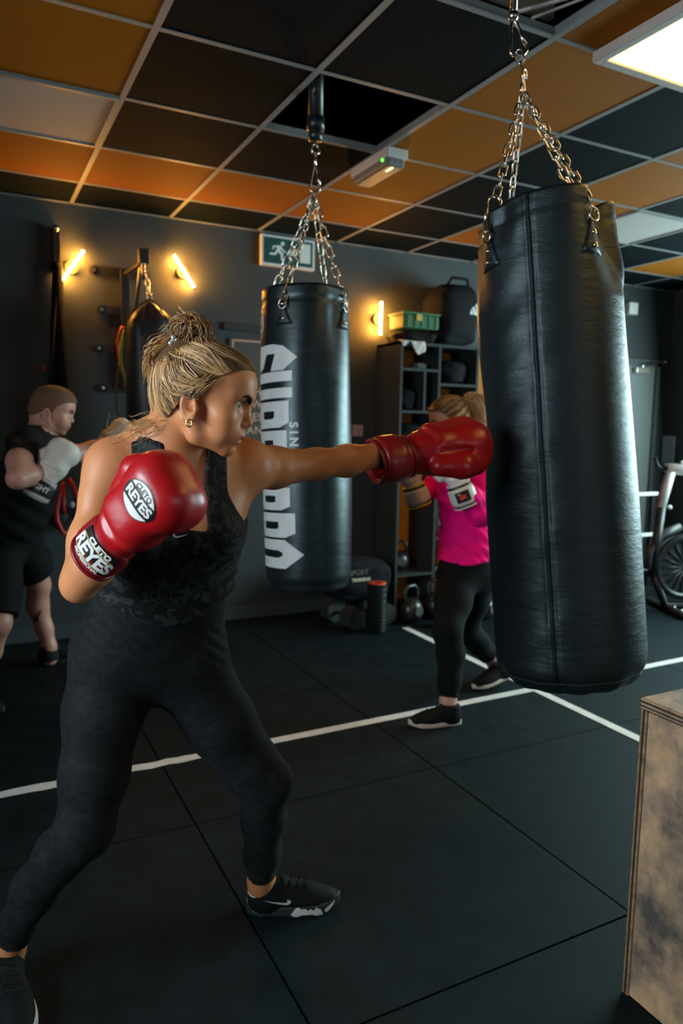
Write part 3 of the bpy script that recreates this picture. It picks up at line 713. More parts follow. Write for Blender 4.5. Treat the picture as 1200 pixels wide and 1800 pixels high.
MB().lathe([(0.034, 0.340), (0.062, 0.340), (0.062, 0.318), (0.034, 0.318), (0.034, 0.340)], n=40).build('core', mat('orange_core', (0.62, 0.07, 0.02), 0.5), t, True)
tm = text_bm('TRAINING', 0.052, 0.0005, spacing=1.2); refine(tm, 0.02)
map_bm(tm, 'lettering', lambda x, y: Vector((0.0668 * math.cos(math.radians(-72) + y / 0.066), 0.0668 * math.sin(math.radians(-72) + y / 0.066), 0.165 - x * 1.1)), mat('roller_print', (0.07, 0.08, 0.08), 0.6), t)
HEX = mat('grey_rubber', (0.035, 0.038, 0.04), 0.5)
for c, rz, lab in (((2.30, 4.42, 0), 0.12, 'hex dumbbell on the floor left of the foam roller'), ((2.60, 4.46, 0), -0.1, 'hex dumbbell on the floor between foam roller and shelf')):
    t = thing('dumbbell', lab, 'dumbbell', c, rz, 'hex dumbbells under the ball')
    for s in (-1, 1):
        MB().cyl((0, s * 0.07, 0.075), (0, s * 0.17, 0.075), 0.085, n=6).build('head', HEX, t)
    MB().cyl((0, -0.07, 0.075), (0, 0.07, 0.075), 0.016).build('grip', STEEL, t, True)
t = thing('gym_bag', 'black holdall with pale printed lettering lying behind the foam roller', 'bag', (2.45, 4.50, 0.155))
o = blob('bag_body', None, None, (0, 0, 0), (0.46, 0.30, 0.30), CLOTH, seed=21, amp=0.06, sq=0.6); o.parent = t
bv = bvh_of(o); prs = press(bv, (-0.06, -0.3, 0.19), (1, 0, 0), (0, 0, 1), 0.003, 0.3)
q = text_bm('SPORT', 0.05, 0.001); refine(q, 0.02); map_bm(q, 'lettering', lambda x, y: prs(x, y + 0.03), mat('dull_print', (0.12, 0.12, 0.11), 0.6), t)
q = text_bm('TRAINING', 0.032, 0.0012); refine(q, 0.02); map_bm(q, 'lettering', lambda x, y: prs(x + 0.02, y - 0.022), mat('pale_print', (0.62, 0.50, 0.40), 0.5), t)

# ------------------------------------------------------------------ wall bracket, dark bag, bands, straps and pads on the left
t = thing('bag_bracket', 'black metal wall bracket with a long arm between two amber lamps', 'wall bracket', (0.92, 4.85, 2.0))
def plate(x0, x1, z, h=0.05):
    b = MB(); b.box(((x0 + x1) / 2, -0.008, z), (x1 - x0 - h, 0.014, h)).cyl((x0 + h / 2, -0.001, z), (x0 + h / 2, -0.015, z), h / 2, n=20).cyl((x1 - h / 2, -0.001, z), (x1 - h / 2, -0.015, z), h / 2, n=20)
    p = b.build('mounting_plate', BLACKM, t)
    for x in (x0 + 0.03, x1 - 0.03): MB().cyl((x, -0.015, z), (x, -0.024, z), 0.011, n=6).build('bolt', STEEL, p)
plate(-0.21, 0.16, 0.32, 0.055); plate(-0.17, 0.10, 0.085); plate(-0.19, 0.10, -0.155); plate(-0.17, 0.12, -0.40)
MB().box((0.0, -0.035, -0.03), (0.055, 0.045, 0.74), bev=0.004).build('upright', BLACKM, t)
MB().tube([(0.0, -0.05, 0.31), (0.045, -0.31, 0.335)], 0.016, 8).build('top_arm', BLACKM, t)
MB().tube([(0.03, -0.05, -0.15), (0.045, -0.30, 0.31)], 0.015, 8).build('brace', BLACKM, t)
MB().box((0.05, -0.34, 0.365), (0.062, 0.062, 0.085), bev=0.005).build('end_block', BLACKM, t)
MB().cyl((0.05, -0.34, 0.325), (0.05, -0.34, 0.265), 0.012).build('eye_bolt', STEEL, t)
t = thing('heavy_bag', 'dark grey punch bag with gathered straps hanging from the wall bracket', 'punch bag', (1.005, 4.51, 2.115))
m_ = MB()
prof = [(0.02, -0.015), (0.05, -0.035), (0.105, -0.085), (0.135, -0.135), (0.142, -0.20), (0.145, -0.6), (0.145, -1.0), (0.14, -1.08), (0.10, -1.12), (0, -1.13)]
m_.lathe([(0, -0.01)] + prof, n=40)
co = m_.build('cover', mat('dark_canvas', (0.020, 0.024, 0.026), 0.42, var=0.2, scale=14, bump=0.4, bscale=14), t, True)
for v in co.data.vertices:
    a = math.atan2(v.co.y, v.co.x); f = max(0, 1 - abs(v.co.z + 0.10) / 0.16)
    v.co.x *= 1 + 0.14 * f * math.cos(a * 5); v.co.y *= 1 + 0.14 * f * math.cos(a * 5)
for a in (0.3, 1.6, 2.8, 4.2, 5.3):
    MB().tube([(0, 0, 0.01), (0.07 * math.cos(a), 0.07 * math.sin(a), -0.035), (0.135 * math.cos(a), 0.135 * math.sin(a), -0.12), (0.150 * math.cos(a), 0.150 * math.sin(a), -0.22)], 0.005, 6).build('strap', mat('dark_strap', (0.014, 0.011, 0.009), 0.8), t, True)
chain(t, (0.985, 4.51, 2.27), (1.005, 4.51, 2.12), LINK_B, 0.04)
def band(pts, col, lab, w=0.010):
    P0 = Vector((0.89, 4.76, 1.95)); pp = []
    pts = [Vector(p) for p in pts]
    for i in range(len(pts) - 1):
        for k in range(5):
            f = k / 5; a = pts[max(i - 1, 0)]; b = pts[i]; c = pts[i + 1]; d = pts[min(i + 2, len(pts) - 1)]
            pp.append(0.5 * ((2 * b) + (-a + c) * f + (2 * a - 5 * b + 4 * c - d) * f * f + (-a + 3 * b - 3 * c + d) * f ** 3))
    pp.append(pts[-1])
    o = MB().tube(pp, w, 6).build('resistance_band', col, None, True); o.location = P0
    tag(o, lab, 'resistance band', 'bands hanging from the wall bracket')
band([(0.02, -0.03, -0.03), (-0.01, -0.05, 0.02), (-0.035, -0.04, -0.06), (-0.03, -0.03, -0.16), (0.0, -0.04, -0.3), (0.03, -0.04, -0.42), (0.012, -0.04, -0.55)], mat('band_red', (0.55, 0.06, 0.02), 0.5), 'orange red resistance band hanging left of the dark punch bag')
band([(0.0, -0.06, 0.0), (-0.02, -0.06, -0.1), (-0.025, -0.06, -0.2), (0.01, -0.06, -0.34), (0.05, -0.06, -0.46), (0.03, -0.06, -0.58), (0.05, -0.06, -0.66), (0.075, -0.06, -0.60), (0.055, -0.06, -0.45)], mat('band_green', (0.16, 0.26, 0.02), 0.5), 'green resistance band hanging left of the dark punch bag')
band([(0.03, -0.08, 0.0), (0.06, -0.08, -0.2), (0.09, -0.08, -0.4), (0.10, -0.08, -0.6), (0.11, -0.08, -0.72)], mat('band_maroon', (0.16, 0.02, 0.02), 0.5), 'maroon resistance band hanging closest to the dark punch bag')
band([(-0.03, -0.02, -0.2), (-0.05, -0.02, -0.35), (-0.045, -0.02, -0.5), (-0.02, -0.02, -0.6)], mat('band_dark', (0.07, 0.03, 0.02), 0.5), 'thin dark resistance band hanging furthest left', 0.006)
t = thing('suspension_strap', 'long black straps hanging on the wall above the man', 'strap', (0.52, 4.85, 2.53))
STRAP = mat('black_webbing', (0.009, 0.010, 0.012), 0.7)
MB().box((0, -0.03, -0.12), (0.045, 0.05, 0.26), bev=0.006).build('wall_post', BLACKM, t)
for z in (0, -0.215): MB().cyl((0, -0.05, z), (0, -0.065, z), 0.018).build('bolt', STEEL, t, True)
MB().tube([(0, -0.05, -0.20), (-0.02, -0.05, -0.55), (-0.045, -0.05, -1.10)], 0.026, 8).build('webbing', STRAP, t, True)
MB().tube([(0.005, -0.055, -0.22), (0.01, -0.06, -0.6), (0.02, -0.06, -1.15)], 0.028, 8).build('webbing', STRAP, t, True)
MB().tube([(-0.01, -0.07, -0.4), (-0.05, -0.08, -0.8), (-0.075, -0.08, -1.02)], 0.012, 6).build('webbing', mat('navy_webbing', (0.012, 0.014, 0.03), 0.7), t, True)
MB().box((-0.095, -0.075, -0.83), (0.022, 0.02, 0.035), bev=0.004).build('red_clip', mat('red_clip', (0.28, 0.012, 0.02), 0.5), t)
t = thing('focus_mitts', 'black punch mitts with red straps hanging behind the man', 'punch mitts', (0.545, 4.80, 0.85))
RED = mat('red_strap', (0.42, 0.012, 0.010), 0.5)
for sx, rr in ((-0.055, 0.05), (0.075, 0.04)):
    MB().sph((sx, -0.03, -0.02), 0.10, 14, (0.62, 0.35, 1.15)).build('pad', mat('pad_black', (0.012, 0.014, 0.018), 0.5), t, True)
MB().tube([(-0.03, -0.07, 0.17), (-0.055, -0.075, 0.08), (-0.075, -0.08, 0.0), (-0.075, -0.08, -0.07), (-0.045, -0.08, -0.145), (-0.02, -0.08, -0.155)], 0.015, 8).build('red_strap', RED, t, True)
MB().tube([(0.0, -0.07, 0.185), (0.03, -0.075, 0.12), (0.05, -0.08, 0.05), (0.06, -0.08, -0.01)], 0.016, 8).build('red_strap', RED, t, True)
MB().tube([(-0.03, -0.08, 0.14), (-0.035, -0.085, 0.03), (-0.03, -0.085, -0.03)], 0.010, 8).build('red_strap', RED, t, True)
MB().tube([(0.09, -0.08, -0.03), (0.075, -0.08, -0.11), (0.03, -0.08, -0.155)], 0.012, 8).build('black_strap', STRAP, t, True)
MB().box((0.0, -0.08, -0.015), (0.16, 0.016, 0.03), bev=0.004).build('black_strap', STRAP, t)
MB().sph((0.015, -0.085, 0.025), 0.02, 8, (0.9, 0.5, 1.1)).build('pale_mark', mat('mitt_mark', (0.35, 0.36, 0.42), 0.5), t, True)
MB().box((-0.01, -0.012, 0.2), (0.03, 0.076, 0.03), bev=0.004).build('wall_hook', BLACKM, t)

# ------------------------------------------------------------------ exercise bike and rack at the right
WB = mat('white_paint', (0.85, 0.87, 0.85), 0.4)
t = thing('exercise_bike', 'white and black exercise bike with a round fan wheel at the right', 'exercise bike', (4.86, 3.72, 0))
ax = (Vector(R_) * 0.85 + Vector((0.45, -0.1, 0))).normalized(); ax.z = 0; ax.normalize(); sd = Vector((ax.y, -ax.x, 0))
W0 = Vector((0.04, -0.02, 0.355)); RW = Matrix((sd, ax, Vector((0, 0, 1)))).transposed() @ Matrix.Rotation(math.pi / 2, 3, 'Y')
MB().lathe([(0.235, -0.045), (0.255, -0.03), (0.255, 0.03), (0.235, 0.045), (0.205, 0.03), (0.205, -0.03), (0.235, -0.045)], c=W0, n=48, rot=RW).build('wheel_rim', mat('bike_black', (0.014, 0.016, 0.017), 0.3), t, True)
MB().lathe([(0, -0.02), (0.2, -0.02), (0.2, 0.02), (0, 0.02)], c=W0, n=40, rot=RW).build('fan_disc', mat('fan_grey', (0.018, 0.022, 0.024), 0.35), t)
sp = MB()
for k in range(18):
    a = 2 * math.pi * k / 18; c_ = ax * math.cos(a) + Vector((0, 0, 1)) * math.sin(a)
    sp.tube([W0 + c_ * 0.04 - sd * -0.028, W0 + c_ * 0.2 - sd * -0.028], 0.006, 5).tube([W0 + c_ * 0.04 + sd * -0.028, W0 + c_ * 0.2 + sd * -0.028], 0.006, 5)
sp.build('spokes', mat('spoke_metal', (0.035, 0.04, 0.04), 0.45), t, True)
for q_ in (1, -1): MB().sph(W0 + sd * 0.03 * q_, 0.02, 8).build('hub', mat('hub_yellow', (0.65, 0.50, 0.02), 0.4), t, True)
MB().tube([W0 + ax * (-0.30 + 0.0) + Vector((0, 0, -0.02)), W0 + ax * -0.29 + Vector((0, 0, 0.12)), W0 + ax * -0.20 + Vector((0, 0, 0.25)), W0 + ax * -0.06 + Vector((0, 0, 0.31))], 0.030, 8).build('wheel_guard', mat('guard_grey', (0.05, 0.05, 0.05), 0.4), t, True)
MB().tube([W0 + ax * 0.02 + Vector((0, 0, 0.27)) + sd * 0.04, W0 + ax * 0.30 + Vector((0, 0, 0.23)) + sd * 0.04], 0.014, 8).build('chrome_bar', STEEL, t, True)
MB().tube([W0 + ax * 0.0 + Vector((0, 0, 0.21)) + sd * 0.05, W0 + ax * 0.32 + Vector((0, 0, 0.20)) + sd * 0.05], 0.012, 8).build('chrome_bar', STEEL, t, True)
S0 = W0 + ax * -0.26 + Vector((0, 0, -0.08)); S1 = W0 + ax * -0.225 + Vector((0, 0, 0.46)); S2 = W0 + ax * -0.16 + Vector((0, 0, 0.74))
MB().tube([S0, S1], 0.036, 10).build('lower_stem', BLACKM, t, True)
MB().tube([S1 + Vector((0, 0, -0.01)), S2], 0.032, 10).build('upper_stem', WB, t, True)
MB().tube([S1 + Vector((0, 0, 0.01)) - ax * 0.034, S2 - ax * 0.034 - Vector((0, 0, 0.03))], 0.018, 8).build('stem_decal', mat('dull_red', (0.22, 0.12, 0.11), 0.5), t, True)
MB().tube([S2 - ax * 0.04 + Vector((0, 0, 0.02)), S2 + ax * 0.42 - Vector((0, 0, 0.03))], 0.040, 10).build('top_beam', WB, t, True)
for q_ in (S2 + ax * 0.08 + Vector((0, 0, 0.06)), S1 + ax * 0.07): MB().sph(q_, 0.017, 8).build('knob', WB, t, True)
MB().box(S2 + ax * -0.05 + Vector((0, 0, 0.16)), (0.11, 0.03, 0.20), Matrix.Rotation(-0.35, 3, 'Z'), 0.01).build('monitor', mat('matt_black', (0.006, 0.007, 0.008), 0.8), t)
MB().tube([S2 + ax * -0.09 + Vector((0, 0, 0.06)), S2 - ax * 0.02], 0.02, 8).tube([S2 + ax * -0.14 + Vector((0, 0, 0.10)), S2 + ax * -0.12 + Vector((0, 0, 0.04)), S2 + ax * -0.06 + Vector((0, 0, 0.0))], 0.015, 8).build('handlebar', BLACK, t, True)
MB().tube([S0 + Vector((0, 0, 0.05)), Vector((S0.x, S0.y, 0.05)) + ax * 0.12, Vector((W0.x, W0.y, 0.05)) + ax * 0.42], 0.035, 8).build('base_frame', BLACKM, t, True)
fb = Vector((W0.x, W0.y, 0.028)) - ax * 0.12
MB().tube([fb - sd * 0.28, fb + sd * 0.28], 0.027, 8).build('foot_bar', BLACK, t, True)
for q_ in (0.10, 0.2): MB().sph(fb + sd * q_ + Vector((0, 0, 0.028)), 0.013, 6).build('foot_bolt', STEEL, t, True)
t = thing('plate_rack', 'low rack with pale bars half hidden by the large black bag', 'rack', (5.13, 4.35, 0))
for x in (-0.22, 0.14): MB().box((x, 0, 0.42), (0.03, 0.04, 0.84)).build('post', BLACKM, t)
for z in (0.855, 0.50, 0.20): MB().box((-0.04, -0.025, z), (0.42, 0.03, 0.028), bev=0.005).build('bar', WB if z > 0.3 else mat('grey_bar', (0.25, 0.27, 0.27), 0.4), t)
MB().box((-0.04, 0.02, 0.02), (0.42, 0.25, 0.04)).build('base', BLACKM, t)

# ------------------------------------------------------------------ wooden box at the lower right
m, nt, b = nodes_of('worn_plywood'); L = nt.links
tc = nt.nodes.new('ShaderNodeTexCoord'); mp = nt.nodes.new('ShaderNodeMapping'); mp.inputs['Scale'].default_value = (1, 1, 0.45)
n1 = nt.nodes.new('ShaderNodeTexNoise'); n1.inputs['Scale'].default_value = 5.5; n1.inputs['Detail'].default_value = 9; n1.inputs['Roughness'].default_value = 0.65
L.new(tc.outputs['Object'], n1.inputs['Vector'])
r1 = nt.nodes.new('ShaderNodeValToRGB'); e = r1.color_ramp.elements
e[0].position = 0.36; e[0].color = (0.085, 0.078, 0.070, 1); e[1].position = 0.66; e[1].color = (0.62, 0.38, 0.19, 1)
x = e.new(0.48); x.color = (0.32, 0.225, 0.15, 1); x = e.new(0.56); x.color = (0.48, 0.32, 0.19, 1)
L.new(n1.outputs['Fac'], r1.inputs['Fac'])
n2 = nt.nodes.new('ShaderNodeTexNoise'); n2.inputs['Scale'].default_value = 28; n2.inputs['Detail'].default_value = 5
L.new(mp.outputs['Vector'], n2.inputs['Vector']); L.new(tc.outputs['Object'], mp.inputs['Vector'])
mx = nt.nodes.new('ShaderNodeMix'); mx.data_type = 'RGBA'; mx.blend_type = 'OVERLAY'; mx.inputs['Factor'].default_value = 0.45
L.new(r1.outputs['Color'], mx.inputs['A']); L.new(n2.outputs['Fac'], mx.inputs['B']); L.new(mx.outputs['Result'], b.inputs['Base Color'])
b.inputs['Roughness'].default_value = 0.6
PLY = m
PLYE = mat('plywood_edge', (0.26, 0.165, 0.095), 0.65, var=0.45, scale=50)
PLYD = mat('dark_ply_layer', (0.05, 0.032, 0.02), 0.7)
bx0, by0 = 1.398, 1.144
t = thing('plyo_box', 'scuffed wooden jump box at the lower right corner', 'wooden box', (bx0, by0, 0))
W_, D_2, H_ = 0.60, 0.52, 0.76
MB().box((0.004 + 0.009, -D_2 / 2, 0.366), (0.018, D_2 - 0.038, 0.726)).build('side_panel', PLY, t)
MB().box((W_ - 0.013, -D_2 / 2, 0.366), (0.018, D_2 - 0.038, 0.726)).build('side_panel', PLY, t)
for yy in (-0.0095, -D_2 + 0.0095):
    MB().box((W_ / 2, yy, 0.366), (W_, 0.018, 0.732), bev=0.0015).build('end_panel', PLYE, t)
    MB().box((-0.0006, yy, 0.366), (0.003, 0.004, 0.732)).build('edge_layer', PLYD, t)
MB().box((W_ / 2, -D_2 / 2, H_ - 0.013), (W_ + 0.004, D_2 + 0.004, 0.026), bev=0.004).build('top_panel', PLY, t)
MB().box((-0.0018, -D_2 / 2, H_ - 0.008), (0.004, D_2, 0.004)).box((-0.0018, -D_2 / 2, H_ - 0.018), (0.004, D_2, 0.003)).build('edge_layer', PLYD, t)
# ------------------------------------------------------------------ figures: smooth distance fields turned into one continuous skin
V = lambda p: np.array(p, float)
def nrm(v): v = np.array(v, float); return v / np.linalg.norm(v)
def cone(a, b, ra, rb, flat=None):
    a = V(a); b = V(b); ba = b - a; L2 = ba @ ba + 1e-12; R = max(ra, rb)
    def fn(X, Y, Z):
        px = X - a[0]; py = Y - a[1]; pz = Z - a[2]
        h = np.clip((px * ba[0] + py * ba[1] + pz * ba[2]) / L2, 0, 1)
        px = px - h * ba[0]; py = py - h * ba[1]; pz = pz - h * ba[2]
        d2 = px * px + py * py + pz * pz; s = 1.0
        if flat is not None:
            n, s = flat; q = px * n[0] + py * n[1] + pz * n[2]
            d2 = d2 + q * q * (1 / s ** 2 - 1)
        return (np.sqrt(d2) - (ra + (rb - ra) * h)) * min(1.0, s)
    return fn, np.minimum(a, b) - R, np.maximum(a, b) + R
def ell(c, r, M=None):
    c = V(c); r = V(r); R = r.max()
    def fn(X, Y, Z):
        p = [X - c[0], Y - c[1], Z - c[2]]
        if M is not None: p = [p[0] * M[0, i] + p[1] * M[1, i] + p[2] * M[2, i] for i in range(3)]
        k0 = np.sqrt((p[0] / r[0]) ** 2 + (p[1] / r[1]) ** 2 + (p[2] / r[2]) ** 2)
        k1 = np.sqrt((p[0] / r[0] ** 2) ** 2 + (p[1] / r[1] ** 2) ** 2 + (p[2] / r[2] ** 2) ** 2)
        return k0 * (k0 - 1) / np.maximum(k1, 1e-9)
    return fn, c - R, c + R
def rbox(c, half, rd, M=None):
    c = V(c); half = V(half); R = np.linalg.norm(half)
    def fn(X, Y, Z):
        p = [X - c[0], Y - c[1], Z - c[2]]
        if M is not None: p = [p[0] * M[0, i] + p[1] * M[1, i] + p[2] * M[2, i] for i in range(3)]
        q = [np.abs(p[i]) - half[i] + rd for i in range(3)]
        return np.sqrt(sum(np.maximum(a, 0) ** 2 for a in q)) + np.minimum(np.maximum(np.maximum(q[0], q[1]), q[2]), 0) - rd
    return fn, c - R, c + R
def torus(c, R, r, M, sc=(1, 1)):
    """ring in the local x-y plane"""
    c = V(c)
    def fn(X, Y, Z):
        p = [X - c[0], Y - c[1], Z - c[2]]; p = [p[0] * M[0, i] + p[1] * M[1, i] + p[2] * M[2, i] for i in range(3)]
        return np.sqrt((np.sqrt((p[0] / sc[0]) ** 2 + (p[1] / sc[1]) ** 2) - R) ** 2 * min(sc) ** 2 + p[2] ** 2) - r
    return fn, c - (R * max(sc) + r), c + (R * max(sc) + r)
def chainp(pts, rad, k=0.03, flat=None):
    return [(cone(pts[i], pts[i + 1], rad[i], rad[i + 1], flat), k, 'u') for i in range(len(pts) - 1)]
def axis_coords(lo, hi, h, fine=None):
    out = [lo]
    while out[-1] < hi:
        x = out[-1]; st = h
        if fine:
            a, b, hf = fine
            if x > a - 1e-9 and x < b: st = hf
            elif x < a and x + h > a: st = max(a - x, hf * 0.6)
        out.append(x + st)
    return np.array(out)
def field(prims, axes):
    f = np.full([len(a) for a in axes], 0.25, np.float32)
    for (fn, lo, hi), k, mode in prims:
        mg = k + 0.03; sl = []
        for i in range(3):
            a = np.searchsorted(axes[i], lo[i] - mg); b = np.searchsorted(axes[i], hi[i] + mg); sl.append(slice(a, b))
        if any(s.stop <= s.start for s in sl): continue
        X = axes[0][sl[0]][:, None, None]; Y = axes[1][sl[1]][None, :, None]; Z = axes[2][sl[2]][None, None, :]
        d = fn(X, Y, Z).astype(np.float32); g = f[tuple(sl)]
        if mode == 'u':
            h = np.maximum(k - np.abs(g - d), 0) / k; f[tuple(sl)] = np.minimum(g, d) - h * h * k * 0.25
        else:
            d = -d; h = np.maximum(k - np.abs(g - d), 0) / k; f[tuple(sl)] = np.maximum(g, d) + h * h * k * 0.25
    return f
def nets(f, axes):
    """surface nets on a rectilinear grid -> vertices, quads"""
    ins = f < 0; nx, ny, nz = f.shape
    cnt = np.zeros((nx - 1, ny - 1, nz - 1), np.int8)
    for a in (0, 1):
        for b in (0, 1):
            for c in (0, 1): cnt += ins[a:nx - 1 + a, b:ny - 1 + b, c:nz - 1 + c]
    act = (cnt > 0) & (cnt < 8); I, J, K = np.nonzero(act)
    idx = np.full(act.shape, -1, np.int32); idx[I, J, K] = np.arange(len(I))
    acc = np.zeros((len(I), 3)); n = np.zeros(len(I))
    ax = axes
    cor = [(a, b, c) for a in (0, 1) for b in (0, 1) for c in (0, 1)]
    for p in cor:
        for d in range(3):
            if p[d] == 1: continue
            q = list(p); q[d] = 1
            va = f[I + p[0], J + p[1], K + p[2]]; vb = f[I + q[0], J + q[1], K + q[2]]
            m = (va < 0) != (vb < 0); t = np.where(m, va / np.where(m, va - vb, 1), 0)
            base = [ax[0][I + p[0]], ax[1][J + p[1]], ax[2][K + p[2]]]
            st = [I, J, K][d]; base[d] = base[d] + t * (ax[d][st + 1] - ax[d][st])
            for e in range(3): acc[:, e] += np.where(m, base[e], 0)
            n += m
    verts = acc / np.maximum(n, 1)[:, None]
    quads = []
    for d in range(3):
        u, v = [(1, 2), (2, 0), (0, 1)][d]
        sl0 = [slice(None)] * 3; sl1 = [slice(None)] * 3; sl0[d] = slice(0, -1); sl1[d] = slice(1, None)
        A = ins[tuple(sl0)]; B = ins[tuple(sl1)]
        for flip, m in ((False, A & ~B), (True, ~A & B)):
            q = np.array(np.nonzero(m))
            ok = (q[u] > 0) & (q[v] > 0) & (q[u] < f.shape[u] - 1) & (q[v] < f.shape[v] - 1); q = q[:, ok]
            def cell(du, dv):
                r = q.copy(); r[u] -= du; r[v] -= dv; return idx[r[0], r[1], r[2]]
            c = [cell(1, 1), cell(0, 1), cell(0, 0), cell(1, 0)]
            quads.append(np.stack(c[::-1] if flip else c, 1))
    return verts, np.concatenate(quads)
def smooth_verts(v, q, it=1, lam=0.5):
    for _ in range(it):
        s = np.zeros_like(v); n = np.zeros(len(v))
        for a, b in ((0, 1), (1, 2), (2, 3), (3, 0)):
            np.add.at(s, q[:, a], v[q[:, b]]); np.add.at(s, q[:, b], v[q[:, a]]); np.add.at(n, q[:, a], 1); np.add.at(n, q[:, b], 1)
        v = v + lam * (s / np.maximum(n, 1)[:, None] - v)
    return v
def sdf_object(name, f, axes, m, root, smooth=0, color=None, local=None):
    v, q = nets(f, axes)
    if smooth: v = smooth_verts(v, q, smooth)
    o0 = np.array(root.location) if root is not None else np.zeros(3)
    w = v
    if local is not None:                               # local -> world (centre, 3x3 columns, scale)
        c, M, s = local; w = (v * s) @ np.array(M).T + np.array(c)
    me = bpy.data.meshes.new(name)
    me.vertices.add(len(w)); me.vertices.foreach_set('co', (w - o0).astype(np.float32).ravel())
    me.loops.add(len(q) * 4); me.loops.foreach_set('vertex_index', q.astype(np.int32).ravel())
    me.polygons.add(len(q)); me.polygons.foreach_set('loop_start', np.arange(len(q), dtype=np.int32) * 4)
    me.polygons.foreach_set('use_smooth', np.ones(len(q), bool))
    me.update(calc_edges=True)
    if color is not None:
        at_ = me.color_attributes.new('tone', 'FLOAT_COLOR', 'POINT')
        c = np.ones((len(v), 4), np.float32); c[:, :3] = color(v); at_.data.foreach_set('color', c.ravel())
    o = bpy.data.objects.new(name, me); COL.objects.link(o)
    for k in (m if isinstance(m, (list, tuple)) else [m]): me.materials.append(k)
    if root is not None: o.parent = root
    return o
def bbox(prims, pad=0.02):
    lo = np.min([p[0][1] for p in prims if p[2] == 'u'], 0) - pad; hi = np.max([p[0][2] for p in prims if p[2] == 'u'], 0) + pad
    return lo, hi
def grid(prims, h, pad=0.02, fine=None):
    lo, hi = bbox(prims, pad)
    return [axis_coords(lo[i], hi[i], h, None if fine is None else (fine[0][i], fine[1][i], fine[2])) for i in range(3)]
def mesh3(axes): return axes[0][:, None, None], axes[1][None, :, None], axes[2][None, None, :]
def tone_mat(name, rough=0.45, sss=0.12, spec=0.4, bump=0.05, bscale=300):
    m, nt, b = nodes_of(name); L = nt.links
    a = nt.nodes.new('ShaderNodeVertexColor'); a.layer_name = 'tone'
    tc = nt.nodes.new('ShaderNodeTexCoord'); n = nt.nodes.new('ShaderNodeTexNoise'); n.inputs['Scale'].default_value = 14; n.inputs['Detail'].default_value = 5
    L.new(tc.outputs['Object'], n.inputs['Vector'])
    mr = nt.nodes.new('ShaderNodeMapRange'); mr.inputs['To Min'].default_value = 0.86; mr.inputs['To Max'].default_value = 1.14; L.new(n.outputs['Fac'], mr.inputs['Value'])
    mx = nt.nodes.new('ShaderNodeVectorMath'); mx.operation = 'SCALE'; L.new(a.outputs['Color'], mx.inputs[0]); L.new(mr.outputs['Result'], mx.inputs['Scale'])
    L.new(mx.outputs['Vector'], b.inputs['Base Color'])
    b.inputs['Roughness'].default_value = rough; b.inputs['Specular IOR Level'].default_value = spec
    if sss:
        b.inputs['Subsurface Weight'].default_value = sss; b.inputs['Subsurface Radius'].default_value = (1.0, 0.35, 0.2); b.inputs['Subsurface Scale'].default_value = 0.006
    if bump:
        n2 = nt.nodes.new('ShaderNodeTexNoise'); n2.inputs['Scale'].default_value = bscale; L.new(tc.outputs['Object'], n2.inputs['Vector'])
        bp = nt.nodes.new('ShaderNodeBump'); bp.inputs['Strength'].default_value = bump; bp.inputs['Distance'].default_value = 0.002
        L.new(n2.outputs['Fac'], bp.inputs['Height']); L.new(bp.outputs['Normal'], b.inputs['Normal'])
    return m
SKIN = tone_mat('skin')

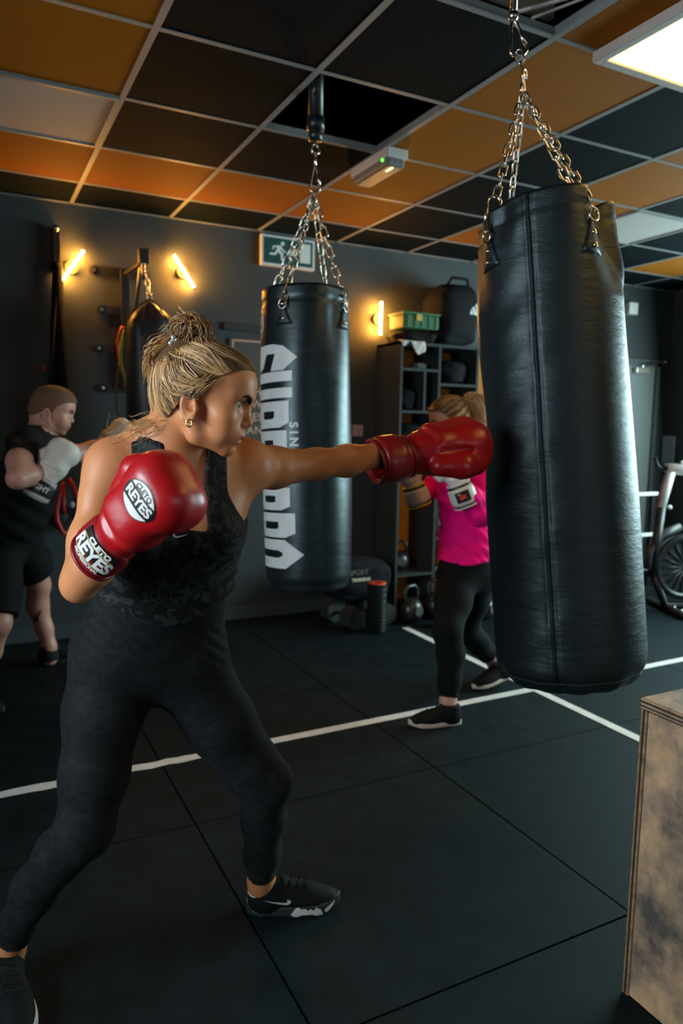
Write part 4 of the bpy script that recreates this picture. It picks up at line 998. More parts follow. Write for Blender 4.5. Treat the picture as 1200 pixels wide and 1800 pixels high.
def head_frame(c, fwd, roll=0.0):
    f = nrm(fwd); r = nrm(np.cross(f, [0, 0, 1])); u = np.cross(r, f)
    if roll:
        r, u = r * math.cos(roll) + u * math.sin(roll), u * math.cos(roll) - r * math.sin(roll)
    return V(c), np.stack([r, f, u], 1)
def head_prims(H, s, male=False):
    c, M = H
    W = lambda p: c + M @ (np.array(p, float) * s)
    E = lambda p, r, k=0.012, mode='u', Q=None: (ell(W(p), np.array(r) * s, M if Q is None else M @ Q), k * s, mode)
    C = lambda a, b, ra, rb, k=0.012, mode='u', flat=None: (cone(W(a), W(b), ra * s, rb * s, None if flat is None else (M @ V(flat[0]), flat[1])), k * s, mode)
    jw = 0.006 if male else 0.0
    L = [E((0, 0.008, 0.031), (0.073, 0.092, 0.071), 0.02),                  # skull
         E((0, 0.053, 0.037), (0.060, 0.060, 0.056), 0.03),                  # forehead
         E((0, 0.045, -0.030), (0.052 + jw, 0.056, 0.060), 0.03),            # face
         E((0, -0.045, -0.01), (0.058, 0.045, 0.055), 0.04)]
    for x in (-1, 1):
        L += [C((x * (0.052 + jw), 0.002, -0.046), (x * (0.046 + jw), 0.022, -0.076), 0.014, 0.012, 0.03),
              C((x * (0.046 + jw), 0.022, -0.076), (x * 0.014, 0.076, -0.094), 0.012, 0.012, 0.022),       # jaw
              E((x * 0.041, 0.068, -0.026), (0.022, 0.022, 0.017), 0.022),                                 # cheekbone
              E((x * 0.032, 0.070, -0.055), (0.018, 0.018, 0.020), 0.03),
              C((x * 0.010, 0.1015, 0.0165), (x * 0.044, 0.080, 0.018), 0.0085, 0.0075, 0.016),            # brow
              E((x * 0.031, 0.112, 0.001), (0.0165, 0.019, 0.0100), 0.012, 's')]                           # socket
    L += [E((0, 0.079, -0.0925), (0.016, 0.0135, 0.0120), 0.016),                                          # chin
          E((0, 0.086, -0.060), (0.026, 0.020, 0.024), 0.02),
          C((0, 0.0985, 0.012), (0, 0.108, -0.026), 0.0075, 0.0085, 0.013),                                # nose bridge
          E((0, 0.1110, -0.0325), (0.0095, 0.0098, 0.0085), 0.010)]
    for x in (-1, 1):
        L += [E((x * 0.0110, 0.1015, -0.0375), (0.0078, 0.0105, 0.0068), 0.006),
              E((x * 0.0065, 0.1055, -0.0450), (0.0030, 0.0058, 0.0036), 0.003, 's')]
    L += [C((-0.021, 0.085, -0.0665), (-0.006, 0.1010, -0.0610), 0.0036, 0.0050, 0.007), C((0.021, 0.085, -0.0665), (0.006, 0.1010, -0.0610), 0.0036, 0.0050, 0.007), E((0, 0.1045, -0.0605), (0.010, 0.0068, 0.0048), 0.005),
          C((-0.020, 0.084, -0.0715), (-0.005, 0.0950, -0.0760), 0.0036, 0.0055, 0.007), C((0.020, 0.084, -0.0715), (0.005, 0.0950, -0.0760), 0.0036, 0.0055, 0.007),
          C((-0.023, 0.087, -0.0690), (-0.006, 0.106, -0.0685), 0.0024, 0.0034, 0.003, 's'), C((0.023, 0.087, -0.0690), (0.006, 0.106, -0.0685), 0.0024, 0.0034, 0.003, 's'), C((-0.006, 0.107, -0.0685), (0.006, 0.107, -0.0685), 0.0034, 0.0034, 0.003, 's'),
          E((0, 0.101, -0.0855), (0.018, 0.008, 0.0035), 0.008, 's')]
    for x in (-1, 1):                                                                                       # eyelids, ears
        L += [C((x * 0.019, 0.0905, 0.0085), (x * 0.031, 0.0950, 0.0118), 0.0036, 0.0040, 0.005), C((x * 0.031, 0.0950, 0.0118), (x * 0.045, 0.0825, 0.0062), 0.0044, 0.0034, 0.005),
              C((x * 0.020, 0.0890, -0.0055), (x * 0.032, 0.0915, -0.0108), 0.0032, 0.0038, 0.006), C((x * 0.032, 0.0915, -0.0108), (x * 0.043, 0.0815, -0.0035), 0.0038, 0.0030, 0.006)]
        th = 0.22; Q = np.array([[0, 0, 1], [math.cos(th), -math.sin(th), 0], [math.sin(th), math.cos(th), 0]], float)
        if np.linalg.det(Q) < 0: Q[:, 2] *= -1
        e = (x * 0.077, 0.008, -0.022)
        L += [(torus(W(e), 0.0165 * s, 0.0042 * s, M @ Q, (0.82, 1.45)), 0.004 * s, 'u'),
              E((x * 0.0735, 0.010, -0.024), (0.006, 0.012, 0.023), 0.005), E((x * 0.0770, 0.011, -0.018), (0.0042, 0.0078, 0.0130), 0.003, 's'),
              E((x * 0.0755, 0.017, -0.025), (0.004, 0.0050, 0.007), 0.003, 's'),
              E((x * 0.074, 0.017, -0.043), (0.0055, 0.0075, 0.0085), 0.006), E((x * 0.074, 0.0245, -0.023), (0.0045, 0.004, 0.007), 0.004)]
    return L
def to_head(v, H, s): return (v - H[0]) @ H[1] / s
def eyes(root, H, s, iris):
    c, M = H; o0 = V(root.location)
    for x in (-1, 1):
        p = c + M @ (np.array((x * 0.0320, 0.0845, 0.0004)) * s) - o0
        e = MB().sph(p, 0.0122 * s, 12).build('eyeball', mat('eye_white', (0.62, 0.58, 0.54), 0.2), root, True)
        f = M @ nrm((0.0, 1.0, -0.02))
        MB().cyl(p + f * 0.0114 * s, p + f * 0.01235 * s, 0.0056 * s, 0.0050 * s, 20).build('iris', mat('iris', iris, 0.15), e, True)
        MB().cyl(p + f * 0.0117 * s, p + f * 0.01245 * s, 0.0026 * s, 0.0024 * s, 16).build('pupil', mat('pupil', (0.004, 0.004, 0.004), 0.1), e, True)
def eyebrows(root, bvh, H, s, m, th=1.0):
    c, M = H; o0 = V(root.location)
    for x in (-1, 1):
        bm = bmesh.new(); rows = []
        for i in range(13):
            f = i / 12; xx = 0.012 + 0.041 * f; z = 0.0095 + 0.0105 * math.sin(min(1, f * 1.2) * math.pi * 0.60) - 0.010 * max(0, f - 0.72); w = (0.0052 * (1 - f) ** 0.55 + 0.0006) * th
            row = []
            for dz in (-1, -0.4, 0.4, 1):
                a = c + M @ (np.array((x * xx, 0.15, z + dz * w)) * s) - o0; d = M @ V((-x * 0.25 * f, -1, 0))
                hit = bvh.ray_cast(Vector(a), Vector(d))
                p = hit[0] if hit[0] is not None else Vector(a)
                row.append(bm.verts.new(p - Vector(d) * (0.0016 if abs(dz) < 1 else 0.0002) * s))
            rows.append(row)
        for A, B in zip(rows[:-1], rows[1:]):
            for k in range(3): bm.faces.new((A[k], B[k], B[k + 1], A[k + 1]))
        me = bpy.data.meshes.new('eyebrow'); bm.to_mesh(me); bm.free(); link('eyebrow', me, m, root, True)
def strands(name, root, paths, m, k=5):
    """many fine hair strands in one mesh: each path is (points Nx3, radius, colour)"""
    vs, fs, cs = [], [], []; o0 = V(root.location); n0 = 0
    for pts, r, col in paths:
        pts = np.asarray(pts) - o0; N = len(pts); t = np.gradient(pts, axis=0); t /= np.linalg.norm(t, axis=1)[:, None] + 1e-9
        up = np.where(np.abs(t[:, 2:3]) < 0.85, [[0, 0, 1.0]], [[1.0, 0, 0]]); u = np.cross(t, up); u /= np.linalg.norm(u, axis=1)[:, None] + 1e-9; w = np.cross(t, u)
        tap = np.minimum(1, np.minimum(np.linspace(0.35, 6, N), np.linspace(6, 0.25, N)))[:, None] * r
        for j in range(k):
            a = 2 * math.pi * j / k; vs.append(pts + (u * math.cos(a) + w * math.sin(a)) * tap)
        base = n0
        I = np.arange(N - 1)
        for j in range(k):
            j2 = (j + 1) % k
            fs.append(np.stack([base + j * N + I, base + j2 * N + I, base + j2 * N + I + 1, base + j * N + I + 1], 1))
        n0 += N * k; cs.append(np.tile(col, (N * k, 1)))
    v = np.concatenate(vs); q = np.concatenate(fs); c = np.concatenate(cs)
    me = bpy.data.meshes.new(name)
    me.vertices.add(len(v)); me.vertices.foreach_set('co', v.astype(np.float32).ravel())
    me.loops.add(len(q) * 4); me.loops.foreach_set('vertex_index', q.astype(np.int32).ravel())
    me.polygons.add(len(q)); me.polygons.foreach_set('loop_start', np.arange(len(q), dtype=np.int32) * 4)
    me.polygons.foreach_set('use_smooth', np.ones(len(q), bool)); me.update(calc_edges=True)
    at_ = me.color_attributes.new('tone', 'FLOAT_COLOR', 'POINT'); cc = np.ones((len(v), 4), np.float32); cc[:, :3] = c; at_.data.foreach_set('color', cc.ravel())
    o = link(name, me, m, root); o['kind'] = 'stuff'
    return o
HAIR = tone_mat('hair', 0.38, 0, 0.5, 0)

# ---- boxing gloves: a padded fist with thumb, wrist, cuff and strap, built in the hand's own frame (y wrist to knuckles, z back of the hand)
def frame(o, y, z):
    y = nrm(y); z = V(z); z = nrm(z - y * (z @ y)); x = np.cross(y, z)
    return V(o), np.stack([x, y, z], 1)
def glove(root, F, s, thumb, shell, cuffm, strapm, rim, name='boxing_glove', label=None, cuff=0.105, strap=True, yc=-0.045, cr=1.0):
    a = thumb
    pr = [(rbox((0, 0.084, 0.006), (0.057, 0.084, 0.054), 0.040), 0.03, 'u'), (rbox((0, 0.122, -0.006), (0.073, 0.048, 0.054), 0.042), 0.03, 'u'),
          (ell((0, 0.112, -0.040), (0.066, 0.042, 0.036)), 0.014, 'u'), (ell((0, 0.035, 0.0), (0.049, 0.06, 0.043)), 0.03, 'u'),
          (cone((0, -0.045, 0), (0, 0.03, 0.0), 0.041, 0.047), 0.03, 'u'),
          (cone((a * 0.066, 0.020, -0.012), (a * 0.078, 0.070, -0.016), 0.024, 0.029), 0.012, 'u'), (cone((a * 0.078, 0.070, -0.016), (a * 0.064, 0.118, -0.026), 0.029, 0.024), 0.012, 'u'),
          (cone((-0.072, 0.012, 0.052), (0.072, 0.012, 0.052), 0.006, 0.006), 0.016, 's'), (cone((a * 0.060, 0.03, 0.022), (a * 0.064, 0.135, 0.012), 0.004, 0.004), 0.010, 's')]
    ax = grid(pr, 0.0042)
    g = sdf_object(name, field(pr, ax), ax, shell, root, 1, None, (F[0], F[1], s))
    if label: g['label'] = label
    o0 = V(root.location); W = lambda p: Vector(F[0] + F[1] @ (np.array(p) * s) - o0)
    n = 40
    def ringmesh(y0, y1, r0, r1, th, nm, m, par, a0=0, a1=360, sq=0.86, round_end=0):
        bm = bmesh.new(); cols = []; full = a1 - a0 >= 360; N = n if full else n + 1; R = 9
        for i in range(N):
            an = math.radians(a0 + (a1 - a0) * i / n); col = []
            sh = 1.0
            if round_end and not full:
                e = (i / n) / round_end
                if e < 1: sh = math.sqrt(max(0.02, 1 - (1 - e) ** 2))
            ym = (y0 + y1) / 2
            for j in range(R):
                f = j / (R - 1); y = ym + (y0 + (y1 - y0) * f - ym) * sh; r = r0 + (r1 - r0) * f + th * (1 - abs(2 * f - 1) ** 6)
                col.append((bm.verts.new(W((math.cos(an) * r, y, math.sin(an) * r * sq))), bm.verts.new(W((math.cos(an) * (r - th - 0.004), y, math.sin(an) * (r - th - 0.004) * sq)))))
            cols.append(col)
        for i in range(n):
            A = cols[i]; B = cols[(i + 1) % N] if full else cols[i + 1]
            for j in range(R - 1):
                bm.faces.new((A[j][0], A[j + 1][0], B[j + 1][0], B[j][0])); bm.faces.new((A[j][1], B[j][1], B[j + 1][1], A[j + 1][1]))
            for j in (0, R - 1): bm.faces.new((A[j][0], B[j][0], B[j][1], A[j][1]))
        if not full:
            for C_ in (cols[0], cols[-1]):
                for j in range(R - 1): bm.faces.new((C_[j][0], C_[j][1], C_[j + 1][1], C_[j + 1][0]))
        bmesh.ops.recalc_face_normals(bm, faces=bm.faces[:])
        me = bpy.data.meshes.new(nm); bm.to_mesh(me); bm.free(); return link(nm, me, m, par, True)
    c = ringmesh(yc - cuff, yc + 0.012, 0.056 * cr, 0.050 * cr, 0.006, 'cuff', cuffm, g)
    for yy, rr in ((yc - cuff, 0.0575 * cr), (yc + 0.010, 0.0525 * cr)):
        MB().tube([W((math.cos(t) * rr, yy, math.sin(t) * rr * 0.86)) for t in [2 * math.pi * i / 32 for i in range(32)]], 0.0042 * s, 8, closed=True).build('cuff_trim', rim, g, True)
    st = None
    if strap:
        st = ringmesh(yc - cuff * 0.90, yc - cuff * 0.04, 0.0575 * cr, 0.0545 * cr, 0.0075, 'strap', strapm, g, -50 if a > 0 else -20, 200 if a > 0 else 230, 0.88, 0.16)
    return g, c, st, W, ringmesh
def shoe(root, heel, toe, upper, sole, L=0.265, h=0.026, wide=1.0):
    heel = V(heel); d = V(toe) - heel; y = nrm(d); z = nrm(np.cross(np.cross(y, [0, 0, 1.0]), y)); M = np.stack([np.cross(y, z), y, z], 1); s = L / 0.265
    loc = (heel, M, s)
    def outline(y, k=1.0):
        t = np.clip(y / 0.265, 0, 1); w = 0.031 + 0.014 * np.sin(np.clip((t - 0.25) / 0.75, 0, 1) * math.pi) ** 1.0 - 0.004 * np.sin(t * math.pi)
        e = np.minimum(1, np.minimum(np.sqrt(np.maximum(0, y) / 0.045), np.sqrt(np.maximum(0, 0.265 - y) / 0.055)))
        return w * e * k
    def solefn(z0, z1, k, lift=0.012):
        def fn(X, Y, Z):
            zz = Z - lift * np.clip((Y - 0.17) / 0.095, 0, 1) ** 2
            q = [np.abs(X) - outline(Y, k), np.abs(zz - (z0 + z1) / 2) - (z1 - z0) / 2]
            return np.maximum(np.maximum(q[0], q[1]), np.maximum(-Y, Y - 0.265)) * 0.8 + 0 * X
        return fn, V((-0.06, 0, z0)), V((0.06, 0.265, z1 + 0.02))
    ps = [(solefn(0.0, h, wide), 0.004, 'u')]; ax = grid(ps, 0.004)
    so = sdf_object('sole', field(ps, ax), ax, sole, root, 2, None, loc)
    pu = [(ell((0, 0.185, 0.030), (0.040, 0.072, 0.034)), 0.02, 'u'), (ell((0, 0.125, 0.042), (0.037, 0.075, 0.040)), 0.03, 'u'), (ell((0, 0.050, 0.040), (0.034, 0.046, 0.050)), 0.03, 'u'),
          (cone((0, 0.055, 0.050), (0, 0.050, 0.098), 0.037, 0.037), 0.025, 'u'), (cone((0, 0.115, 0.062), (0, 0.075, 0.10), 0.024, 0.022), 0.02, 'u'),
          (rbox((0, 0.13, -0.02), (0.1, 0.2, 0.028), 0.002), 0.006, 's'), (rbox((0, 0.05, 0.130), (0.1, 0.2, 0.03), 0.002), 0.004, 's')]
    ax = grid(pu, 0.004)
    up = sdf_object('shoe_upper', field(pu, ax), ax, upper, root, 1, None, loc)
    W = lambda p: Vector(heel + M @ (np.array(p) * s) - V(root.location))
    bv = bvh_of(up)
    lc = mat('lace', (0.012, 0.013, 0.014), 0.8)
    for i in range(4):
        yy = 0.105 + 0.022 * i; pts = []
        for k in range(7):
            x = -0.022 + 0.044 * k / 6; a = W((x, yy + 0.006 * math.sin(k), 0.14)); hit = bv.ray_cast(a, -Vector(M[:, 2]))[0]
            if hit is not None: pts.append(hit + Vector(M[:, 2]) * 0.0015)
        if len(pts) > 2: MB().tube(pts, 0.0022 * s, 6).build('lace', lc, up, True)
    return so, up, W, bv, M
SWOOSH = [(-0.5, -0.02), (-0.44, -0.14), (-0.34, -0.19), (-0.2, -0.17), (0.0, -0.09), (0.5, 0.19), (0.0, -0.005), (-0.22, -0.075), (-0.32, -0.075), (-0.36, -0.03), (-0.35, 0.06), (-0.36, 0.08)]
# ------------------------------------------------------------------ the woman in black striking the bag
lerp = lambda a, b, t: V(a) + (V(b) - V(a)) * t
W = thing('person', 'blonde woman in black sleeveless top and leggings punching with red gloves', 'person', (0.3904, 1.8383, 0.0000))
wo = V(W.location)
HW = head_frame((0.4205, 1.4616, 1.4411), V(R_) * 0.975 - V(F_) * 0.09 + V((0, 0, -0.215)), 0.0); hs = 1.0
shR = V((0.2731, 1.5569, 1.2890)); shL = V((0.5639, 1.5831, 1.2922)); smid = (shR + shL) / 2
pel = V((0.3698, 1.6948, 0.8687)); Tax = nrm(smid - pel); Sax = nrm(shL - shR - Tax * ((shL - shR) @ Tax)); Nax = nrm(np.cross(Sax, Tax)); Nax = Nax if Nax @ V(F_) < 0 else -Nax
fl = lambda k: (Nax, k)
torso = chainp([(0.4050, 1.5601, 1.2701), (0.4074, 1.5767, 1.1911), (0.4030, 1.6075, 1.1077), (0.3959, 1.6397, 1.0235), (0.3823, 1.6696, 0.9400), (0.3709, 1.6939, 0.8660)],
               [0.105, 0.132, 0.118, 0.112, 0.134, 0.146], 0.05, fl(0.70))
torso += [(ell(V((0.3766, 1.5900, 1.1718)) + Nax * 0.072, (0.060, 0.060, 0.060)), 0.05, 'u'), (ell(V((0.4558, 1.5717, 1.1706)) + Nax * 0.072, (0.060, 0.060, 0.060)), 0.05, 'u')]
pelvis = [(cone((0.3005, 1.6992, 0.8458), (0.4446, 1.6844, 0.8242), 0.092, 0.092), 0.06, 'u'), (ell(V((0.3196, 1.7112, 0.8397)) - Nax * 0.055, (0.085, 0.085, 0.085)), 0.06, 'u'), (ell(V((0.4339, 1.6962, 0.8292)) - Nax * 0.055, (0.085, 0.085, 0.085)), 0.06, 'u')]
legR = chainp([(0.2898, 1.7047, 0.8456), (0.2568, 1.6824, 0.7207), (0.2298, 1.6558, 0.5861), (0.2028, 1.6317, 0.4702), (0.1553, 1.6647, 0.4068), (0.1031, 1.7281, 0.2971), (0.0638, 1.7892, 0.1785), (0.0466, 1.8265, 0.0944), (0.0374, 1.8399, 0.0315)],
              [0.093, 0.083, 0.069, 0.056, 0.050, 0.047, 0.038, 0.031, 0.033], 0.03)
legL = chainp([(0.4422, 1.6856, 0.8241), (0.5327, 1.6669, 0.6503), (0.6046, 1.6589, 0.5279), (0.6384, 1.6460, 0.4763), (0.6590, 1.6978, 0.3493), (0.6801, 1.7594, 0.2127), (0.6964, 1.8093, 0.0974), (0.7025, 1.8244, 0.0216)],
              [0.093, 0.079, 0.067, 0.059, 0.051, 0.043, 0.034, 0.034], 0.03)
legL += [(ell((0.6622, 1.6242, 0.4904), (0.036, 0.036, 0.040)), 0.03, 'u')]
neck = chainp([(0.3784, 1.5405, 1.3178), (0.3812, 1.5212, 1.3543), (0.3918, 1.4872, 1.3947)], [0.060, 0.052, 0.047], 0.03)
neck += [(cone((0.3288, 1.5632, 1.3386), (0.2850, 1.5640, 1.3028), 0.040, 0.042), 0.05, 'u'), (cone((0.4395, 1.5655, 1.3166), (0.5550, 1.5775, 1.3003), 0.042, 0.042), 0.05, 'u'), (cone((0.3856, 1.5698, 1.3104), (0.4012, 1.5894, 1.2631), 0.075, 0.085), 0.05, 'u')]
armR = chainp([shR, (0.2416, 1.5376, 1.2346), (0.2100, 1.5085, 1.1489), (0.1864, 1.4822, 1.0725)], [0.050, 0.041, 0.038, 0.034], 0.025)
armR += chainp([(0.1863, 1.4820, 1.0702), (0.2059, 1.4487, 1.1090), (0.2380, 1.3942, 1.1643), (0.2552, 1.3611, 1.1948)], [0.034, 0.041, 0.034, 0.029], 0.02)
armR += [(ell((0.2597, 1.5585, 1.2914), (0.047, 0.047, 0.055)), 0.03, 'u'), (ell((0.1835, 1.4874, 1.0579), (0.024, 0.024, 0.024)), 0.02, 'u')]
armL = chainp([shL, (0.6498, 1.6227, 1.2838), (0.7943, 1.6903, 1.2871), (0.9010, 1.7212, 1.2937), (1.0205, 1.7520, 1.3073), (1.1427, 1.7465, 1.3138)], [0.050, 0.048, 0.038, 0.040, 0.033, 0.028], 0.025)
armL += [(ell((0.5711, 1.5804, 1.3001), (0.046, 0.046, 0.046)), 0.03, 'u'), (cone((0.5097, 1.5628, 1.2273), (0.5616, 1.5766, 1.2769), 0.045, 0.045), 0.05, 'u'), (cone((0.3001, 1.5580, 1.2311), (0.2777, 1.5585, 1.2758), 0.045, 0.045), 0.05, 'u')]
hp = head_prims(HW, hs)
body = torso + pelvis + legR + legL + neck + armR + armL + hp
hc = HW[0]
ax = grid(body, 0.0080, 0.02, (hc - 0.118, hc + np.array([0.135, 0.12, 0.125]), 0.0024))
LIPS = V((0.50, 0.17, 0.12)); SK = V((0.63, 0.262, 0.112))
def skin_tone(base, lips, H, s, rosy=0.25, extra=None):
    def fn(v):
        c = np.tile(base, (len(v), 1)); h = to_head(v, H, s)
        m = np.exp(-((h[:, 2] + 0.0690) / 0.0115) ** 4) * np.exp(-(h[:, 0] / 0.022) ** 4) * (h[:, 1] > 0.075)
        m *= np.clip((h[:, 1] - 0.084) / 0.006, 0, 1)
        c = c * (1 - m[:, None]) + lips * m[:, None]
        k = rosy * np.exp(-((np.abs(h[:, 0]) - 0.045) / 0.022) ** 2 - ((h[:, 2] + 0.03) / 0.025) ** 2 - ((h[:, 1] - 0.06) / 0.03) ** 2)
        k += rosy * 0.8 * np.exp(-((np.abs(h[:, 0]) - 0.077) / 0.008) ** 2 - ((h[:, 2] + 0.01) / 0.03) ** 2 - (h[:, 1] / 0.03) ** 2)
        c = c * (1 - k[:, None] * np.array([0.05, 0.35, 0.35]))
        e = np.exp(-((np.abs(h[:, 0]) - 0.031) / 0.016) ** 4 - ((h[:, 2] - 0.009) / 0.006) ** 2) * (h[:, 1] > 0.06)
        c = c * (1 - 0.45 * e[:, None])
        if extra: c = extra(v, c)
        return c
    return fn
bodyo = sdf_object('body', field(body, ax), ax, SKIN, W, 1, skin_tone(SK, LIPS, HW, hs))
bvW = bvh_of(bodyo)
eyes(W, HW, hs, (0.16, 0.20, 0.22)); eyebrows(W, bvW, HW, hs, mat('brow', (0.030, 0.016, 0.009), 0.7), 1.0)
# lashes
for x in (1,):
    lp = []
    for i in range(9):
        f = i / 8; p = np.array((x * (0.020 + 0.024 * f), 0.1000 - 0.013 * f * f, 0.0060 + 0.004 * math.sin(f * 3)))
        lp.append(HW[0] + HW[1] @ (p * hs) - wo)
    MB().tube(lp, 0.0011, 5).build('eyelashes', mat('lash', (0.01, 0.007, 0.006), 0.6), W, True)
# cloth patterns
def cloth_mat(name, base, spot, scale, amount, rough=0.75):
    m, nt, b = nodes_of(name); L = nt.links
    tc = nt.nodes.new('ShaderNodeTexCoord'); v = nt.nodes.new('ShaderNodeTexNoise'); v.inputs['Scale'].default_value = scale; v.inputs['Detail'].default_value = 3; v.inputs['Distortion'].default_value = 1.2
    L.new(tc.outputs['Object'], v.inputs['Vector'])
    r = nt.nodes.new('ShaderNodeValToRGB'); e = r.color_ramp.elements; e[0].position = 0.50; e[0].color = (*base, 1); e[1].position = 0.56; e[1].color = (*[base[i] + (spot[i] - base[i]) * amount for i in range(3)], 1)
    L.new(v.outputs['Fac'], r.inputs['Fac']); L.new(r.outputs['Color'], b.inputs['Base Color']); b.inputs['Roughness'].default_value = rough; b.inputs['Specular IOR Level'].default_value = 0.2
    b.inputs['Sheen Weight'].default_value = 0.03; b.inputs['Sheen Roughness'].default_value = 0.5
    n = nt.nodes.new('ShaderNodeTexNoise'); n.inputs['Scale'].default_value = 450; L.new(tc.outputs['Object'], n.inputs['Vector'])
    bp = nt.nodes.new('ShaderNodeBump'); bp.inputs['Strength'].default_value = 0.15; bp.inputs['Distance'].default_value = 0.002; L.new(n.outputs['Fac'], bp.inputs['Height']); L.new(bp.outputs['Normal'], b.inputs['Normal'])
    return m
LEG = cloth_mat('legging_cloth', (0.0050, 0.0070, 0.0080), (0.0085, 0.0115, 0.0130), 30, 1.0, 0.75)
TOP = cloth_mat('top_cloth', (0.0055, 0.0070, 0.0075), (0.026, 0.033, 0.035), 40, 1.0, 0.8)
def plane(p, n):
    p = V(p); n = nrm(n)
    return lambda X, Y, Z: (X - p[0]) * n[0] + (Y - p[1]) * n[1] + (Z - p[2]) * n[2]
# leggings
tors_low = torso[2:5]
legg = tors_low + pelvis + legR + legL
ax = grid(legg, 0.0066, 0.02); X, Y, Z = mesh3(ax)
f = field(legg, ax) - 0.0045
aR = V((0.0583, 1.8065, 0.1344)); dR = nrm(V((0.0466, 1.8265, 0.0944)) - V((0.0638, 1.7892, 0.1785)))
aL = V((0.6919, 1.7936, 0.1322)); dL = nrm(V((0.6964, 1.8093, 0.0974)) - V((0.6801, 1.7594, 0.2127)))
T_ = (X - smid[0]) * Tax[0] + (Y - smid[1]) * Tax[1] + (Z - smid[2]) * Tax[2]
S_ = (X - smid[0]) * Sax[0] + (Y - smid[1]) * Sax[1] + (Z - smid[2]) * Sax[2]
N_ = (X - smid[0]) * Nax[0] + (Y - smid[1]) * Nax[1] + (Z - smid[2]) * Nax[2]
pr_, pl_ = plane(aR, dR)(X, Y, Z), plane(aL, dL)(X, Y, Z)
nearR = np.sqrt((X - aR[0]) ** 2 + (Y - aR[1]) ** 2 + (Z - aR[2]) ** 2) < 0.13; nearL = np.sqrt((X - aL[0]) ** 2 + (Y - aL[1]) ** 2 + (Z - aL[2]) ** 2) < 0.13
f += 0.0016 * np.sin(Z * 260 + X * 120) * np.exp(-((X - V((0.6620, 1.6770, 0.3751))[0]) / 0.06) ** 2 - ((Z - V((0.6620, 1.6770, 0.3751))[2]) / 0.05) ** 2)
f += 0.0020 * np.sin(Z * 200 + X * 160) * np.exp(-((T_ + 0.40) / 0.05) ** 2)
f = np.where(nearR, np.maximum(f, pr_), f); f = np.where(nearL, np.maximum(f, pl_), f)
f = np.maximum(f, T_ + 0.20)
sdf_object('leggings', f.astype(np.float32), ax, LEG, W, 1)['label'] = 'black leggings with a faint mottled pattern'
# sleeveless top
topp = torso + neck[:1] + neck[3:] + armR[:1] + armL[:1] + armL[-2:] + pelvis[:1]
ax = grid(topp, 0.0060, 0.02); X, Y, Z = mesh3(ax)
f = field(topp, ax)
T_ = (X - smid[0]) * Tax[0] + (Y - smid[1]) * Tax[1] + (Z - smid[2]) * Tax[2]
S_ = (X - smid[0]) * Sax[0] + (Y - smid[1]) * Sax[1] + (Z - smid[2]) * Sax[2]
N_ = (X - smid[0]) * Nax[0] + (Y - smid[1]) * Nax[1] + (Z - smid[2]) * Nax[2]
fold = 0.0035 * np.sin(T_ * 150 + S_ * 40 + 2 * np.sin(S_ * 30)) * np.exp(-((T_ + 0.25) / 0.075) ** 2) + 0.002 * np.sin(T_ * 90 - S_ * 120) * np.exp(-((T_ + 0.16) / 0.06) ** 2)
f = f - 0.0085 - fold - 0.006 * np.clip((-T_ - 0.15) / 0.1, 0, 1)
S2 = S_ + 0.035
arm = np.abs(S2) - (0.100 + 0.075 * np.clip((-T_ - 0.005) / 0.095, 0, 1) ** 1.6 + 0.2 * np.clip((-T_ - 0.095) / 0.05, 0, 1))
scoop = np.where(N_ > 0, np.minimum(T_ + 0.085, 0.046 - np.abs(S2)), np.minimum(T_ + 0.06, 0.06 - np.abs(S2)))
hem = -(T_ + 0.315 + 0.018 * np.cos(S_ * 16 + 0.6) - 0.012 * np.abs(S_) / 0.1)
f = np.maximum(np.maximum(np.maximum(f, arm), np.maximum(scoop, hem)), T_ - 0.075)
topo = sdf_object('sleeveless_top', f.astype(np.float32), ax, TOP, W, 1); topo['label'] = 'black mottled sleeveless top with a small pale tick mark'
bt = bvh_of(topo); sw = poly_bm([SWOOSH]); refine(sw, 0.12)
pc = V((0.3744, 1.4775, 1.1692)) - wo; fn = press(bt, Vector(pc), Vector(Sax), Vector(Tax), 0.002, 0.2)
map_bm(sw, 'tick_mark', lambda x, y: fn(x * 0.030, y * 0.030), mat('tick_pale', (0.62, 0.52, 0.44), 0.5), topo)
# socks and shoes
SOCK = mat('white_sock', (0.66, 0.64, 0.62), 0.85); SHOE = mat('black_knit', (0.0060, 0.0075, 0.0085), 0.75, var=0.2, scale=60); SOLEB = mat('black_sole', (0.022, 0.030, 0.031), 0.5); SOLEW = mat('white_sole', (0.62, 0.60, 0.58), 0.5)
def sock(root, a, b, r):
    a = V(a) - V(root.location); b = V(b) - V(root.location)
    MB().tube([lerp(a, b, i / 4) for i in range(5)], [r, r * 1.02, r * 1.06, r * 1.1, r * 1.1], 20).build('sock', SOCK, root, True)
hl = V((0.6572, 1.8278, 0.0000)); tl = V((0.8753, 1.7558, 0.0000)); dl = nrm(tl - hl)
so, up, Wf, bvS, MS = shoe(W, hl, tl, SHOE, SOLEB, 0.272, h=0.032, wide=1.08)
sock(W, V((0.6976, 1.8122, 0.0814)), V((0.7025, 1.8244, 0.0216)), 0.0375)
q = poly_bm([SWOOSH]); refine(q, 0.1)
sd_ = Vector(MS[:, 0]); sd_ = sd_ if sd_.dot(Vector(F_)) < 0 else -sd_
fn = press(bvS, Wf((0, 0.085, 0.050)), Vector(MS[:, 1]), Vector((0, 0, 1)), 0.0015, 0.1) if Vector(MS[:, 1]).cross(Vector((0, 0, 1))).dot(Vector(F_)) < 0 else press(bvS, Wf((0, 0.085, 0.050)), -Vector(MS[:, 1]), Vector((0, 0, 1)), 0.0015, 0.1)
map_bm(q, 'tick_mark', lambda x, y: fn(-x * 0.078, y * 0.062), mat('tick_grey', (0.50, 0.52, 0.52), 0.5), up)
